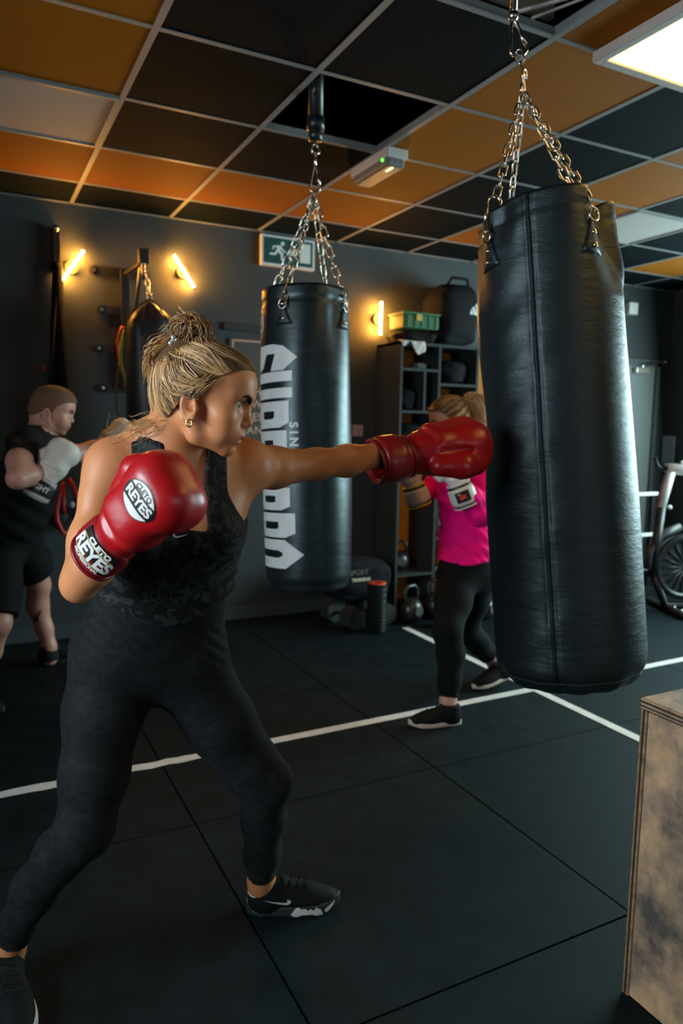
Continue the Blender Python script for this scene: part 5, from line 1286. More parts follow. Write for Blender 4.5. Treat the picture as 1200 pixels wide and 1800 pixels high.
bvSo = bvh_of(so); fo = press(bvSo, Wf((0, 0.172, 0.017)), Vector(MS[:, 1]), Vector((0, 0, 1)), 0.0022, 0.12)
q = poly_bm([[(-.052, -.004), (-.040, .012), (-.018, .017), (.012, .016), (.034, .005), (.040, -.011), (.022, -.014), (.010, -.007), (-.020, -.007), (-.034, -.013), (-.046, -.011)], [(.044, .002), (.078, .016), (.072, .004), (.056, -.009), (.047, -.008)]]); refine(q, 0.012)
map_bm(q, 'forefoot_panel', fo, SOLEW, so)
hr = V((0.0275, 1.8730, 0.0000)); tr = V((0.0577, 1.6012, 0.0000))
so2, up2, Wf2, bvS2, MS2 = shoe(W, hr, hr + nrm(tr - hr) * 0.27, SHOE, SOLEW, 0.272, h=0.030, wide=1.10)
sock(W, V((0.0423, 1.8317, 0.0739)), V((0.0347, 1.8451, 0.0179)), 0.037)
# gloves
def red_leather(name, c, rough):
    m = leather(name, c, rough, 0.10); m.node_tree.nodes['Principled BSDF'].inputs['Coat Weight'].default_value = 0.35; m.node_tree.nodes['Principled BSDF'].inputs['Coat Roughness'].default_value = 0.25
    return m
REDL = red_leather('red_leather', (0.46, 0.006, 0.010), 0.36); REDD = red_leather('red_cuff', (0.30, 0.006, 0.012), 0.42); PIPE = mat('dark_red_piping', (0.20, 0.005, 0.010), 0.4)
wr = V((0.2532, 1.3563, 1.1934)); kn = V((0.3407, 1.2247, 1.3101))
FR = frame(wr, kn - wr, -V(F_) * 0.9 - V(R_) * 0.25 - V(D_) * 0.10)
gR, cR, sR, WR, rm = glove(W, FR, 1.0, -1, REDL, REDD, REDD, PIPE, label='red boxing glove held up in front of the chest', cuff=0.088, yc=-0.018, cr=0.86)
def cuff_decals(W_, strap_o, R0, parts, yc):
    """print bent round the cuff: x along the circumference, y along the hand"""
    for nm, bm, m, deg, off in parts:
        refine(bm, 0.008)
        map_bm(bm, nm, lambda x, y: W_((math.cos(math.radians(deg) - x / R0) * (R0 + off), yc + y, math.sin(math.radians(deg) - x / R0) * (R0 * 0.88 + off))), m, strap_o)
LB = mat('label_black', (0.008, 0.009, 0.010), 0.4); LW = mat('label_white', (0.74, 0.76, 0.76), 0.4); LY = mat('label_gold', (0.70, 0.55, 0.16), 0.4)
def shifted(bm, dx, dy, sx=1.0, sy=1.0, bend=0.0):
    for v in bm.verts:
        x, y = v.co.x * sx, v.co.y * sy; v.co.x = x + dx; v.co.y = y + dy + bend * x * x
    return bm
rr0 = 0.0545; hw = 0.047; kq = 0.78
parts = [('label', poly_bm([[(-hw, -.028), (hw, -.028), (hw, .030), (-hw, .030)]]), LB, 72, 0.0014),
         ('lettering', shifted(text_bm('REYES', 0.050 * kq, 0.0016), 0, -.003, 0.95, 1.0, -2.0), LW, 72, 0.0024),
         ('lettering', shifted(text_bm('CLETO', 0.023 * kq, 0.0010), 0.004, .0225, 1.0, 0.9, -2.6), LW, 72, 0.0024),
         ('lettering', shifted(text_bm('PROFESSIONAL', 0.0125 * kq, 0.0004), 0.0, -.0236, 1.0, 1.0, -1.4), LW, 72, 0.0024),
         ('gold_line', shifted(poly_bm([[(-.043 + .086 * i / 20, .0150) for i in range(21)] + [(.043 - .086 * i / 20, .0132) for i in range(21)]]), 0, .002, 1, 1, -2.4), LY, 72, 0.0024),
         ('gold_line', shifted(poly_bm([[(-.044 + .088 * i / 20, -.0168) for i in range(21)] + [(.044 - .088 * i / 20, -.0186) for i in range(21)]]), 0, .0005, 1, 1, -1.8), LY, 72, 0.0024)]
cuff_decals(WR, sR, rr0, parts, -0.060)
bvg = bvh_of(gR)
xv = Vector(FR[1][:, 0]); yv = Vector(FR[1][:, 1])
pg = press(bvg, WR((0.010, 0.112, 0.0)), xv, yv, 0.0012, 0.2)
def oval(k): return [ell_loop(0, 0, 0.036 * k, 0.030 * k, 36)]
for nm, bm, m, off in (('round_logo', poly_bm(oval(1.0)), LB, 0.0), ('round_logo_white', poly_bm([ell_loop(0, 0, 0.034, 0.028, 20, 28, 152), ]), LW, 0.0007), ('round_logo_white', poly_bm([ell_loop(0, 0, 0.034, 0.028, 20, 208, 332)]), LW, 0.0007),
        ('lettering', shifted(text_bm('REYES', 0.0235, 0.0009), 0, -0.0005, 0.98, 1.0), LW, 0.0008), ('lettering', shifted(text_bm('CLETO', 0.0125, 0.0004), 0, 0.0185, 1, 1, -4), LB, 0.0014)):
    refine(bm, 0.006)
    f_ = press(bvg, WR((0.010, 0.112, 0.0)), xv, yv, 0.0012 + off, 0.2)
    ca, sa = math.cos(0.10), math.sin(0.10)
    map_bm(bm, nm, lambda x, y: f_((x * ca - y * sa) * 1.12, (x * sa + y * ca) * 1.12), m, gR)
wl = V((1.1456, 1.7449, 1.3122)); kl = V((1.4250, 1.7152, 1.3622))
FL = frame(wl, kl - wl, V((0, 0, 1)) - V(F_) * 0.35)
gL, cL, sL, WL, _ = glove(W, FL, 1.22, 1, REDL, REDD, REDD, PIPE, label='red boxing glove landing on the bag', cuff=0.070)
# hair: scalp cap, swept strands, bun, loose wisps
c, M = HW
hc_ = lambda p: c + M @ (np.array(p) * hs)
cap = [(ell(hc_((0, 0.009, 0.034)), np.array((0.0805, 0.1005, 0.0745)) * hs, M), 0.01, 'u'), (ell(hc_((0, -0.03, 0.066)), np.array((0.058, 0.060, 0.045)) * hs, M), 0.03 * hs, 'u'), (ell(hc_((0, -0.046, 0.0)), np.array((0.063, 0.045, 0.07)) * hs, M), 0.03, 'u')]
ax = grid(cap, 0.003, 0.01); X, Y, Z = mesh3(ax)
lx, ly, lz = [((X - c[0]) * M[0, i] + (Y - c[1]) * M[1, i] + (Z - c[2]) * M[2, i]) / hs for i in range(3)]
line = np.interp(ly.ravel(), [-0.12, -0.06, -0.035, -0.015, 0.012, 0.022, 0.040, 0.065, 0.088, 0.115], [-0.085, -0.080, -0.062, -0.028, 0.008, 0.000, 0.035, 0.054, 0.064, 0.068]).reshape(ly.shape)
f = np.maximum(field(cap, ax), (line - lz) * 0.7 * hs)
CAPC = V((0.20, 0.115, 0.052))
capo = sdf_object('hair', f.astype(np.float32), ax, HAIR, W, 1, lambda v: np.tile(CAPC * 0.55, (len(v), 1)))
rng = np.random.default_rng(7)
PAL = [V((0.46, 0.30, 0.155)), V((0.33, 0.20, 0.092)), V((0.66, 0.49, 0.31)), V((0.20, 0.112, 0.050)), V((0.075, 0.042, 0.022)), V((0.40, 0.25, 0.12))]
def tonep(): return np.array((1.08, 1.0, 0.84)) * PAL[rng.choice(6, p=[0.26, 0.22, 0.18, 0.15, 0.09, 0.10])] * rng.uniform(0.8, 1.15)
def surf(p, off):
    """push a head-local point on to the hair volume"""
    p = np.asarray(p, float); q = p - np.array((0, 0.008, 0.032)); r = np.array((0.0815, 0.1015, 0.0765)); z_ = q[..., 2:3]; r = np.where(np.arange(3) == 2, np.where(z_ < 0, 0.26, r), r * np.where(z_ < 0, 1 - 2.2 * (z_ / 0.26) ** 2 * 0.5, 1.0)); k = np.linalg.norm(q / r, axis=-1, keepdims=True)
    return q / k * (1 + (off + 0.0075 * np.clip((p[..., 1:2] - 0.035) / 0.05, 0, 1)) / 0.085) + np.array((0, 0.008, 0.032))
bunb = np.array((0, -0.040, 0.098))
paths = []
def hair_edge(n):
    out = []
    for _ in range(n):
        s_ = rng.choice((-1, 1), p=(0.30, 0.70)) ; t = rng.uniform(0, 1) ** 1.35
        yk = np.array([0.103, 0.093, 0.067, 0.042, 0.022, 0.004, -0.02, -0.045, -0.070, -0.080]); zk = np.array([0.070, 0.069, 0.058, 0.040, -0.004, 0.008, -0.030, -0.068, -0.086, -0.075]); xk = np.array([0.0, 0.028, 0.052, 0.066, 0.073, 0.077, 0.074, 0.066, 0.045, 0.0])
        u = t * 9; out.append(np.array((s_ * np.interp(u, range(10), xk), np.interp(u, range(10), yk), np.interp(u, range(10), zk))))
    return out
for st_ in hair_edge(2000):
    n = 18; tt = np.linspace(0, 1, n)[:, None]
    dv = (st_ - bunb) * np.array((1, 1, 0)); en = bunb + dv / (np.linalg.norm(dv) + 1e-6) * 0.027 * rng.uniform(0.5, 1.1) + rng.normal(0, 0.005, 3) - np.array((0, 0, 0.006))
    ct = np.array((st_[0] * 1.05, 0.42 * st_[1] - 0.040, max(st_[2], -0.01) + 0.026 + 0.03 * rng.uniform())); base_ = st_ * (1 - tt) ** 2 + 2 * tt * (1 - tt) * ct + en * tt ** 2
    sag = np.array((0, -0.010, -0.018)) * np.sin(tt * math.pi) * rng.uniform(-0.2, 1.4)
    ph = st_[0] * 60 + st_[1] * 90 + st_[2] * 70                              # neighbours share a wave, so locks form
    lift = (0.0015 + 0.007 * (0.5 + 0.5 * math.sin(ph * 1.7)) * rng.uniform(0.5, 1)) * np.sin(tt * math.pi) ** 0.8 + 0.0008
    wv = np.array((0.0, 0.6, 1.0)) * 0.0065 * np.sin(tt * 7.0 + ph) * np.sin(tt * math.pi) + rng.normal(0, 0.0022, 3) * np.sin(tt * math.pi * rng.uniform(1, 2.2))
    p = surf(base_ + sag + wv, lift)
    k = np.clip((tt - 0.8) / 0.2, 0, 1); p = p * (1 - k) + (en + np.array((0, 0, 0.004))) * k
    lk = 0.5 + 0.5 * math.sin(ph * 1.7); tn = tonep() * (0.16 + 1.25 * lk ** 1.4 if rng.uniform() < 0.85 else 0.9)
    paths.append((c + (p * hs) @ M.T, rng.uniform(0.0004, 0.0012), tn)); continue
    paths.append((c + (p * hs) @ M.T, rng.uniform(0.0008, 0.0021), tonep()))
bc = np.array((0.004, -0.036, 0.121))
for i in range(420):                                                        # the messy bun: looping locks
    n = 18; a0 = rng.uniform(0, 6.28); turns = rng.uniform(0.5, 1.1); ax1 = nrm(rng.normal(0, 1, 3) + np.array((0.8, 0, 0.5))); e1 = nrm(np.cross(ax1, (0.3, 1, 0.2))); e2 = np.cross(ax1, e1)
    R = rng.uniform(0.020, 0.044); ax1 = nrm(ax1 * 0.5 + nrm(np.sin(np.array((1.0, 2.1, 3.7)) * (i % 9) * 1.7))); e1 = nrm(np.cross(ax1, (0.3, 1, 0.2))); e2 = np.cross(ax1, e1); an = a0 + np.linspace(0, turns * 6.28, n)[:, None]
    p = bc + (e1 * np.cos(an) + e2 * np.sin(an)) * R * np.array((0.85, 1.05, 0.85)) + ax1 * rng.normal(0, 0.010) + rng.normal(0, 0.0015, (n, 3))
    t_ = PAL[rng.choice(6, p=[0.14, 0.30, 0.06, 0.26, 0.12, 0.12])] * np.array((1.0, 0.86, 0.62)) * rng.uniform(0.7, 1.05)
    paths.append((c + (p * hs) @ M.T, rng.uniform(0.0005, 0.0014), t_))
for i in range(420):                                                        # the gathered base of the bun
    a = rng.uniform(0, 6.283); n = 8; tt = np.linspace(0, 1, n)[:, None]; d = np.array((math.cos(a), math.sin(a), 0))
    p0 = surf(bunb + d * 0.062 + np.array((0, 0, -0.012)), 0.0015); p1 = bunb + d * 0.020 + np.array((0, 0, 0.014))
    p = p0 * (1 - tt) + p1 * tt + np.array((0, 0, 0.006)) * np.sin(tt * 3.14) + rng.normal(0, 0.003, 3) * np.sin(tt * 3)
    paths.append((c + (p * hs) @ M.T, rng.uniform(0.0006, 0.0014), tonep() * rng.uniform(0.5, 1.0)))
for i in range(26):                                                         # ends that stick out of the bun and behind the head
    d = nrm(rng.normal(0, 1, 3) + np.array((0.2, -0.8, 0.4))); n = 9; tt = np.linspace(0, 1, n)[:, None]
    p = bc + d * (0.03 + 0.035 * tt) + np.array((0, 0, -0.02)) * tt ** 2 + rng.normal(0, 0.006, 3) * np.sin(tt * 3)
    paths.append((c + (p * hs) @ M.T, rng.uniform(0.0005, 0.0012), tonep()))
for i in range(90):                                                         # loose pieces at the back of the crown
    n = 10; tt = np.linspace(0, 1, n)[:, None]; p0 = bunb + np.array((rng.uniform(-0.01, 0.045), -0.028, 0.004)) + rng.normal(0, 0.005, 3)
    p = p0 + np.array((rng.uniform(0.0, 0.022), -rng.uniform(0.015, 0.036), -rng.uniform(0.04, 0.095))) * tt + np.array((0, -rng.uniform(0.012, 0.026), 0)) * np.sin(tt * 3.0) + rng.normal(0, 0.006, 3) * np.sin(tt * 4)
    paths.append((c + (p * hs) @ M.T, rng.uniform(0.0005, 0.0013), tonep() * np.array((1, 0.82, 0.6))))
for i in range(80):                                                         # soft wisps drifting off the nape
    n = 20; tt = np.linspace(0, 1, n)[:, None]; x0 = rng.uniform(-0.03, 0.055)
    L_ = rng.uniform(0.03, 0.095); a1, a2 = rng.uniform(0, 6.28, 2)
    p = np.array((x0, -0.055 + rng.uniform(-0.02, 0.02), -0.060 + rng.uniform(-0.02, 0.01))) + np.array((rng.normal(0, 0.02), -L_, -rng.uniform(0.010, 0.075))) * tt + np.array((rng.normal(0, .010), -0.010, rng.uniform(-0.016, 0.024))) * np.sin(tt * math.pi * rng.uniform(1.0, 2.6) + a1) * tt + np.array((0, 0.004, 0.007)) * np.sin(tt * 11 + a2) * tt
    paths.append((c + (p * hs) @ M.T, rng.uniform(0.0002, 0.0007), tonep()))
for i in range(26):                                                         # fine strands in front of and over the ear
    n = 12; tt = np.linspace(0, 1, n)[:, None]
    p = np.array((0.071, rng.uniform(0.025, 0.060), rng.uniform(0.03, 0.05))) * (1 - tt) + np.array((0.080, rng.uniform(-0.02, 0.02), rng.uniform(-0.012, 0.02))) * tt
    p = surf(p, 0.002 + 0.004 * np.sin(tt * 3))
    paths.append((c + (p * hs) @ M.T, rng.uniform(0.0004, 0.0011), tonep()))
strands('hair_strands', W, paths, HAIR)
q = c + M @ (surf(np.array((0.046, -0.060, 0.100)), 0.010) * hs) - wo
cl = MB()
for i in range(9): cl.sph(Vector(q) + Vector(np.array((math.cos(i * 2.4), 0.3 * math.sin(i), math.sin(i * 2.4))) * 0.0042 * math.sqrt(i)), 0.0050, 6)
cl.build('hair_clip', mat('crystal', (0.8, 0.8, 0.82), 0.08, metal=0.6), W, True)
q = hc_((0.081, 0.016, -0.053)) - wo
MB().tube([Vector(q) + Vector(R_) * (0.0055 * math.cos(t)) + Vector((0, 0, 0.0072 * math.sin(t))) for t in [6.283 * i / 16 for i in range(16)]], 0.0016, 6, closed=True).build('earring', mat('gold', (0.85, 0.62, 0.25), 0.15, metal=1.0), W, True)
# ------------------------------------------------------------------ the man at the left, sparring with white gloves
MN = thing('person', 'man in black T-shirt and shorts with white boxing gloves', 'person', (0.1644, 4.2011, 0.0000))
mo = V(MN.location)
HM = head_frame((0.3705, 3.9171, 1.4421), V(R_) * 0.97 + V(F_) * 0.16 + V((0, 0, -0.20))); ms = 1.03
mS = (V((0.2385, 3.7698, 1.2707)), V((0.4078, 4.0514, 1.2333)))
mmid = (mS[0] + mS[1]) / 2; mpel = V((0.1706, 4.1565, 0.7635)); mT = nrm(mmid - mpel); mA = nrm(mS[1] - mS[0] - mT * ((mS[1] - mS[0]) @ mT)); mN = nrm(np.cross(mA, mT))
mtor = chainp([(0.3108, 3.9328, 1.2434), (0.2722, 3.9675, 1.0991), (0.2299, 4.0473, 0.9389), (0.1870, 4.1401, 0.7891)], [0.13, 0.155, 0.145, 0.150], 0.05, (mN, 0.70))
mtor += [(cone((0.2860, 3.8619, 1.2958), mS[0], 0.058, 0.062), 0.05, 'u'), (cone((0.3527, 3.9734, 1.2851), mS[1], 0.055, 0.06), 0.05, 'u')]
mneck = chainp([(0.3116, 3.9268, 1.2860), (0.3458, 3.9230, 1.3909)], [0.066, 0.060], 0.03)
mlegL = chainp([(0.2169, 4.2006, 0.7636), (0.2789, 4.2636, 0.6249), (0.3246, 4.3107, 0.4746), (0.3176, 4.3427, 0.3475), (0.3487, 4.3317, 0.2148), (0.3688, 4.3191, 0.1128), (0.3728, 4.3186, 0.0389)], [0.100, 0.078, 0.060, 0.058, 0.045, 0.038, 0.04], 0.03)
mlegR = chainp([(0.1311, 4.1296, 0.7486), (0.1149, 4.0003, 0.5649), (0.0999, 3.8937, 0.3865), (0.0556, 3.9851, 0.2202), (-0.0070, 4.0613, 0.0400), (-0.0199, 4.0703, -0.0280)], [0.100, 0.085, 0.062, 0.060, 0.042, 0.04], 0.03)
marmR = chainp([mS[0], (0.2074, 3.6176, 1.1977), (0.1899, 3.5153, 1.1275)], [0.066, 0.056, 0.044], 0.025) + chainp([(0.1899, 3.5153, 1.1275), (0.2359, 3.5723, 1.1380), (0.3079, 3.6269, 1.1465), (0.3428, 3.6234, 1.1701)], [0.045, 0.050, 0.038, 0.034], 0.02)
marmL = chainp([mS[1], (0.4720, 4.1288, 1.2123), (0.5440, 4.1937, 1.2126), (0.6077, 4.2203, 1.2334), (0.6906, 4.2392, 1.2710)], [0.064, 0.052, 0.045, 0.044, 0.034], 0.025)
mh = head_prims(HM, ms, True)
mb = mtor + mneck + mlegL + mlegR + marmR + marmL + mh
hc2 = HM[0]
ax = grid(mb, 0.011, 0.02, (hc2 - 0.12, hc2 + 0.13, 0.0042))
MSK = V((0.56, 0.27, 0.20)); MHAIR = V((0.16, 0.085, 0.045))
def man_tone(v, c):
    h = to_head(v, HM, ms)
    st = np.clip((np.exp(-((h[:, 2] + 0.085) / 0.035) ** 4) * (h[:, 1] > 0.015) * 0.40), 0, 1) * (np.abs(h[:, 0]) < 0.075)
    return c * (1 - st[:, None]) + MHAIR * 0.8 * st[:, None]
mbody = sdf_object('body', field(mb, ax), ax, SKIN, MN, 1, skin_tone(MSK, V((0.42, 0.16, 0.13)), HM, ms, 0.35, man_tone))
bvM = bvh_of(mbody)
eyes(MN, HM, ms, (0.14, 0.16, 0.18)); eyebrows(MN, bvM, HM, ms, mat('brow_brown', (0.10, 0.05, 0.025), 0.7))
c, M = HM
mc = lambda p: c + M @ (np.array(p) * ms)
cap = [(ell(mc((0, 0.010, 0.037)), np.array((0.0795, 0.1005, 0.083)) * ms, M), 0.01, 'u'), (ell(mc((0, 0.053, 0.042)), np.array((0.063, 0.063, 0.064)) * ms, M), 0.03, 'u'), (ell(mc((0, -0.042, -0.005)), np.array((0.068, 0.056, 0.070)) * ms, M), 0.02, 'u')]
ax = grid(cap, 0.004, 0.01); X, Y, Z = mesh3(ax)
lx, ly, lz = [((X - c[0]) * M[0, i] + (Y - c[1]) * M[1, i] + (Z - c[2]) * M[2, i]) / ms for i in range(3)]
line = np.interp(ly.ravel(), [-0.12, -0.06, -0.03, -0.012, 0.012, 0.026, 0.045, 0.075, 0.09, 0.115], [-0.070, -0.062, -0.050, -0.015, 0.002, -0.020, 0.024, 0.044, 0.052, 0.057]).reshape(ly.shape)
f = np.maximum(field(cap, ax), (line - lz) * 0.7)
def fade(v):
    h = to_head(v, HM, ms); t = np.clip((h[:, 2] - 0.035) / 0.045, 0, 1)[:, None]
    return (MSK * 0.18 + MHAIR * 0.50) * (1 - t) + MHAIR * t
sdf_object('hair', f.astype(np.float32), ax, tone_mat('short_hair', 0.7, 0, 0.2, 0.8, 500), MN, 1, fade)['label'] = 'short brown hair faded at the sides'
TEE = mat('black_tee', (0.0060, 0.0075, 0.0085), 0.85, bump=0.1, bscale=200); SHORT = mat('black_shorts', (0.0055, 0.0065, 0.0075), 0.8)
tee = mtor + mneck[:1] + marmR[:1] + marmL[:1]
ax = grid(tee, 0.009, 0.04); X, Y, Z = mesh3(ax)
T_ = (X - mmid[0]) * mT[0] + (Y - mmid[1]) * mT[1] + (Z - mmid[2]) * mT[2]; S_ = (X - mmid[0]) * mA[0] + (Y - mmid[1]) * mA[1] + (Z - mmid[2]) * mA[2]; N_ = (X - mmid[0]) * mN[0] + (Y - mmid[1]) * mN[1] + (Z - mmid[2]) * mN[2]
f = field(tee, ax) - 0.013 - 0.010 * np.clip(-T_ / 0.4, 0, 1) - 0.004 * np.sin(T_ * 60 + S_ * 40)
elb = V((0.2113, 3.6394, 1.2070)); dR = nrm(V((0.2074, 3.6176, 1.1977)) - mS[0]); near = np.sqrt((X - elb[0]) ** 2 + (Y - elb[1]) ** 2 + (Z - elb[2]) ** 2) < 0.13
f = np.where(near, np.maximum(f, (X - elb[0]) * dR[0] + (Y - elb[1]) * dR[1] + (Z - elb[2]) * dR[2]), f)
nk = V((0.3312, 3.9234, 1.3371)); dn = nrm(V((0.3458, 3.9230, 1.3909)) - V((0.3116, 3.9268, 1.2860))); f = np.where(np.sqrt((X - nk[0]) ** 2 + (Y - nk[1]) ** 2 + (Z - nk[2]) ** 2) < 0.10, np.maximum(f, (X - nk[0]) * dn[0] + (Y - nk[1]) * dn[1] + (Z - nk[2]) * dn[2]), f)
f = np.maximum(f, -(T_ + 0.50))
sdf_object('t_shirt', f.astype(np.float32), ax, TEE, MN, 1)
sh = mlegL[:2] + mlegR[:2] + mtor[2:3]
ax = grid(sh, 0.009, 0.05); X, Y, Z = mesh3(ax)
f = field(sh, ax) - 0.022
for kn_, up_, pl in ((V((0.3075, 4.2939, 0.5375)), V((0.2448, 4.2338, 0.6950)), 0.17), (V((0.1039, 3.9067, 0.4146)), V((0.1183, 4.0302, 0.6324)), 0.17)):
    d = nrm(kn_ - up_); near = np.sqrt((X - kn_[0]) ** 2 + (Y - kn_[1]) ** 2 + (Z - kn_[2]) ** 2) < pl
    f = np.where(near, np.maximum(f - 0.012, (X - kn_[0]) * d[0] + (Y - kn_[1]) * d[1] + (Z - kn_[2]) * d[2]), f)
sdf_object('shorts', f.astype(np.float32), ax, SHORT, MN, 1)
tat = poly_bm([[(-.5, .25), (-.15, .1), (.05, .25), (.55, .75), (.35, .15), (.2, -.1), (.25, -.35), (.0, -.28), (-.15, -.5), (-.25, -.35), (-.1, -.1), (-.3, .05)]]); refine(tat, 0.15)
ft = press(bvM, Vector(V((0.3137, 4.3147, 0.2922)) - mo), Vector(R_), Vector((0, 0, 1)), 0.0015, 0.2)
map_bm(tat, 'tattoo', lambda x, y: ft(x * 0.068, y * 0.068), mat('tattoo_ink', (0.045, 0.05, 0.06), 0.6), MN)
GWH = leather('white_leather', (0.78, 0.72, 0.66), 0.42, 0.10); GBK = mat('glove_black', (0.012, 0.013, 0.014), 0.5); GWC = mat('glove_white', (0.58, 0.55, 0.52), 0.5)
w0 = V((0.3359, 3.6119, 1.1418)); k0 = V((0.4302, 3.6398, 1.2915))
g1, c1, s1, W1, _ = glove(MN, frame(w0, k0 - w0, -V(F_)), 1.0, -1, GWH, GWC, GBK, GWC, label='white boxing glove held at the chin', cuff=0.08)
cuff_decals(W1, s1, 0.0635, [('lettering', shifted(text_bm('FIGHT', 0.034, 0.001), 0, 0.0), LW, 80, 0.0022)], -0.085)
w0 = V((0.6900, 4.2374, 1.2552)); k0 = V((0.8172, 4.2418, 1.3553))
glove(MN, frame(w0, k0 - w0, -V(F_) + V((0, 0, 0.6))), 1.06, 1, GWH, GWC, GWC, GBK, label='white boxing glove on the outstretched arm', cuff=0.06)
h0 = V((0.3092, 4.3647, 0.0000)); t0 = V((0.5185, 4.3605, -0.0000)); shoe(MN, h0, h0 + nrm(t0 - h0) * 0.29, SHOE, SOLEB, 0.29)
def dsock(root, a, b, r, m):
    a = V(a) - V(root.location); b = V(b) - V(root.location); MB().tube([lerp(a, b, i / 4) for i in range(5)], [r, r * 1.02, r * 1.06, r * 1.1, r * 1.1], 16).build('sock', m, root, True)
dsock(MN, (0.3633, 4.3228, 0.1191), (0.3725, 4.3179, 0.0325), 0.046, mat('black_sock', (0.012, 0.016, 0.014), 0.8))
h0 = V((-0.0553, 3.8890, 0.0000)); t0 = V((0.1345, 3.6011, 0.0000)); shoe(MN, h0, h0 + nrm(t0 - h0) * 0.29, SHOE, SOLEB, 0.29)

# ------------------------------------------------------------------ the boxer in pink
PK = thing('person', 'blonde woman in bright pink long sleeved top and black leggings', 'person', (2.1738, 2.8368, 0.0000))
po = V(PK.location)
HP = head_frame((2.2337, 3.1031, 1.4313), -V(R_) * 0.96 - V(F_) * 0.10 + V((0, 0, -0.26))); ps = 1.0
psL = V((2.2776, 2.9075, 1.2378)); psR = V((2.3066, 3.2070, 1.2174)); pmid = (psL + psR) / 2; ppel = V((2.2221, 2.9134, 0.7251)); pT = nrm(pmid - ppel); pA = nrm(psR - psL - pT * ((psR - psL) @ pT)); pN = nrm(np.cross(pA, pT))
ptor = chainp([(2.2865, 3.0334, 1.1967), (2.2645, 3.0061, 1.0760), (2.2443, 2.9749, 0.9336), (2.2323, 2.9416, 0.8073), (2.2215, 2.9117, 0.7108)], [0.115, 0.135, 0.118, 0.128, 0.142], 0.05, (pN, 0.76))
ptor += [(cone((2.2872, 3.0194, 1.2645), psL, 0.045, 0.05), 0.05, 'u'), (cone((2.2914, 3.1074, 1.2610), psR, 0.045, 0.05), 0.05, 'u'), (ell(V((2.1905, 2.9961, 1.0554)), (0.07, 0.07, 0.06)), 0.05, 'u')]
ppelv = [(cone((2.1433, 2.8798, 0.6790), (2.3104, 2.9497, 0.6591), 0.095, 0.095), 0.06, 'u'), (ell((2.2993, 2.8902, 0.6798), (0.09, 0.09, 0.09)), 0.06, 'u')]
plegL = chainp([(2.1403, 2.8796, 0.6650), (2.0656, 2.8120, 0.5490), (1.9896, 2.7452, 0.4337), (2.0055, 2.7331, 0.3184), (1.9903, 2.7140, 0.2009), (1.9733, 2.6980, 0.1001), (1.9784, 2.6880, 0.0442)], [0.096, 0.082, 0.062, 0.058, 0.047, 0.036, 0.036], 0.03)
plegR = chainp([(2.3098, 2.9481, 0.6445), (2.2959, 2.9590, 0.5026), (2.2715, 2.9760, 0.3649), (2.3876, 3.0140, 0.2485), (2.4842, 3.0437, 0.1644), (2.5534, 3.0662, 0.0902), (2.5997, 3.0800, 0.0336)], [0.096, 0.080, 0.060, 0.056, 0.045, 0.036, 0.036], 0.03)
pneck = chainp([(2.2933, 3.0606, 1.2570), (2.2638, 3.0920, 1.3792)], [0.055, 0.048], 0.03)
parmL = chainp([psL, (2.2145, 2.8095, 1.1077), (2.1521, 2.7351, 0.9881)], [0.055, 0.047, 0.040], 0.025) + chainp([(2.1521, 2.7351, 0.9881), (2.0894, 2.7317, 1.0607), (2.0223, 2.7430, 1.1412), (1.9944, 2.7517, 1.1833)], [0.041, 0.041, 0.034, 0.03], 0.02)
parmR = chainp([psR, (2.2141, 3.1947, 1.1067), (2.1078, 3.1713, 1.0298)], [0.053, 0.046, 0.040], 0.025) + chainp([(2.1078, 3.1713, 1.0298), (2.0605, 3.1547, 1.0623), (2.0145, 3.1400, 1.1144), (1.9852, 3.1402, 1.1731)], [0.041, 0.042, 0.034, 0.03], 0.02)
ph = head_prims(HP, ps)
pb = ptor + ppelv + plegL + plegR + pneck + parmL + parmR + ph
hc3 = HP[0]
ax = grid(pb, 0.011, 0.02, (hc3 - 0.12, hc3 + 0.12, 0.0042))
pbody = sdf_object('body', field(pb, ax), ax, SKIN, PK, 1, skin_tone(V((0.58, 0.33, 0.25)), V((0.50, 0.18, 0.15)), HP, ps, 0.3))
bvP = bvh_of(pbody); eyes(PK, HP, ps, (0.16, 0.2, 0.22)); eyebrows(PK, bvP, HP, ps, mat('brow_brown', (0.1, 0.05, 0.025), 0.7))
PINK = mat('pink_jersey', (0.90, 0.003, 0.23), 0.8, bump=0.1, bscale=220)
pt_ = ptor + ppelv + parmL[:3] + parmR[:3] + pneck[:1]
ax = grid(pt_, 0.008, 0.04); X, Y, Z = mesh3(ax)
T_ = (X - pmid[0]) * pT[0] + (Y - pmid[1]) * pT[1] + (Z - pmid[2]) * pT[2]; S_ = (X - pmid[0]) * pA[0] + (Y - pmid[1]) * pA[1] + (Z - pmid[2]) * pA[2]
w_ = S_ * 30 + T_ * 14
f = field(pt_, ax) - 0.010 - 0.010 * np.clip(-T_ / 0.4, 0, 1) - 0.0055 * np.sin(T_ * 75 + 2.2 * np.sin(w_)) * np.clip(-T_ / 0.12, 0, 1) - 0.0025 * np.sin(X * 130 + Z * 90)
nk = V((2.2844, 3.0709, 1.3007)); dn = nrm(V((2.2638, 3.0920, 1.3792)) - V((2.2933, 3.0606, 1.2570))); f = np.where(np.sqrt((X - nk[0]) ** 2 + (Y - nk[1]) ** 2 + (Z - nk[2]) ** 2) < 0.09, np.maximum(f, (X - nk[0]) * dn[0] + (Y - nk[1]) * dn[1] + (Z - nk[2]) * dn[2]), f)
hemz = V((2.2176, 2.9179, 0.7420)); f = np.maximum(f, (hemz[2] - Z) * 0.9 + 0.012 * np.sin(X * 20))
sdf_object('pink_top', f.astype(np.float32), ax, PINK, PK, 1)['label'] = 'bright pink long sleeved top'
pl_ = ptor[3:4] + ppelv + plegL + plegR
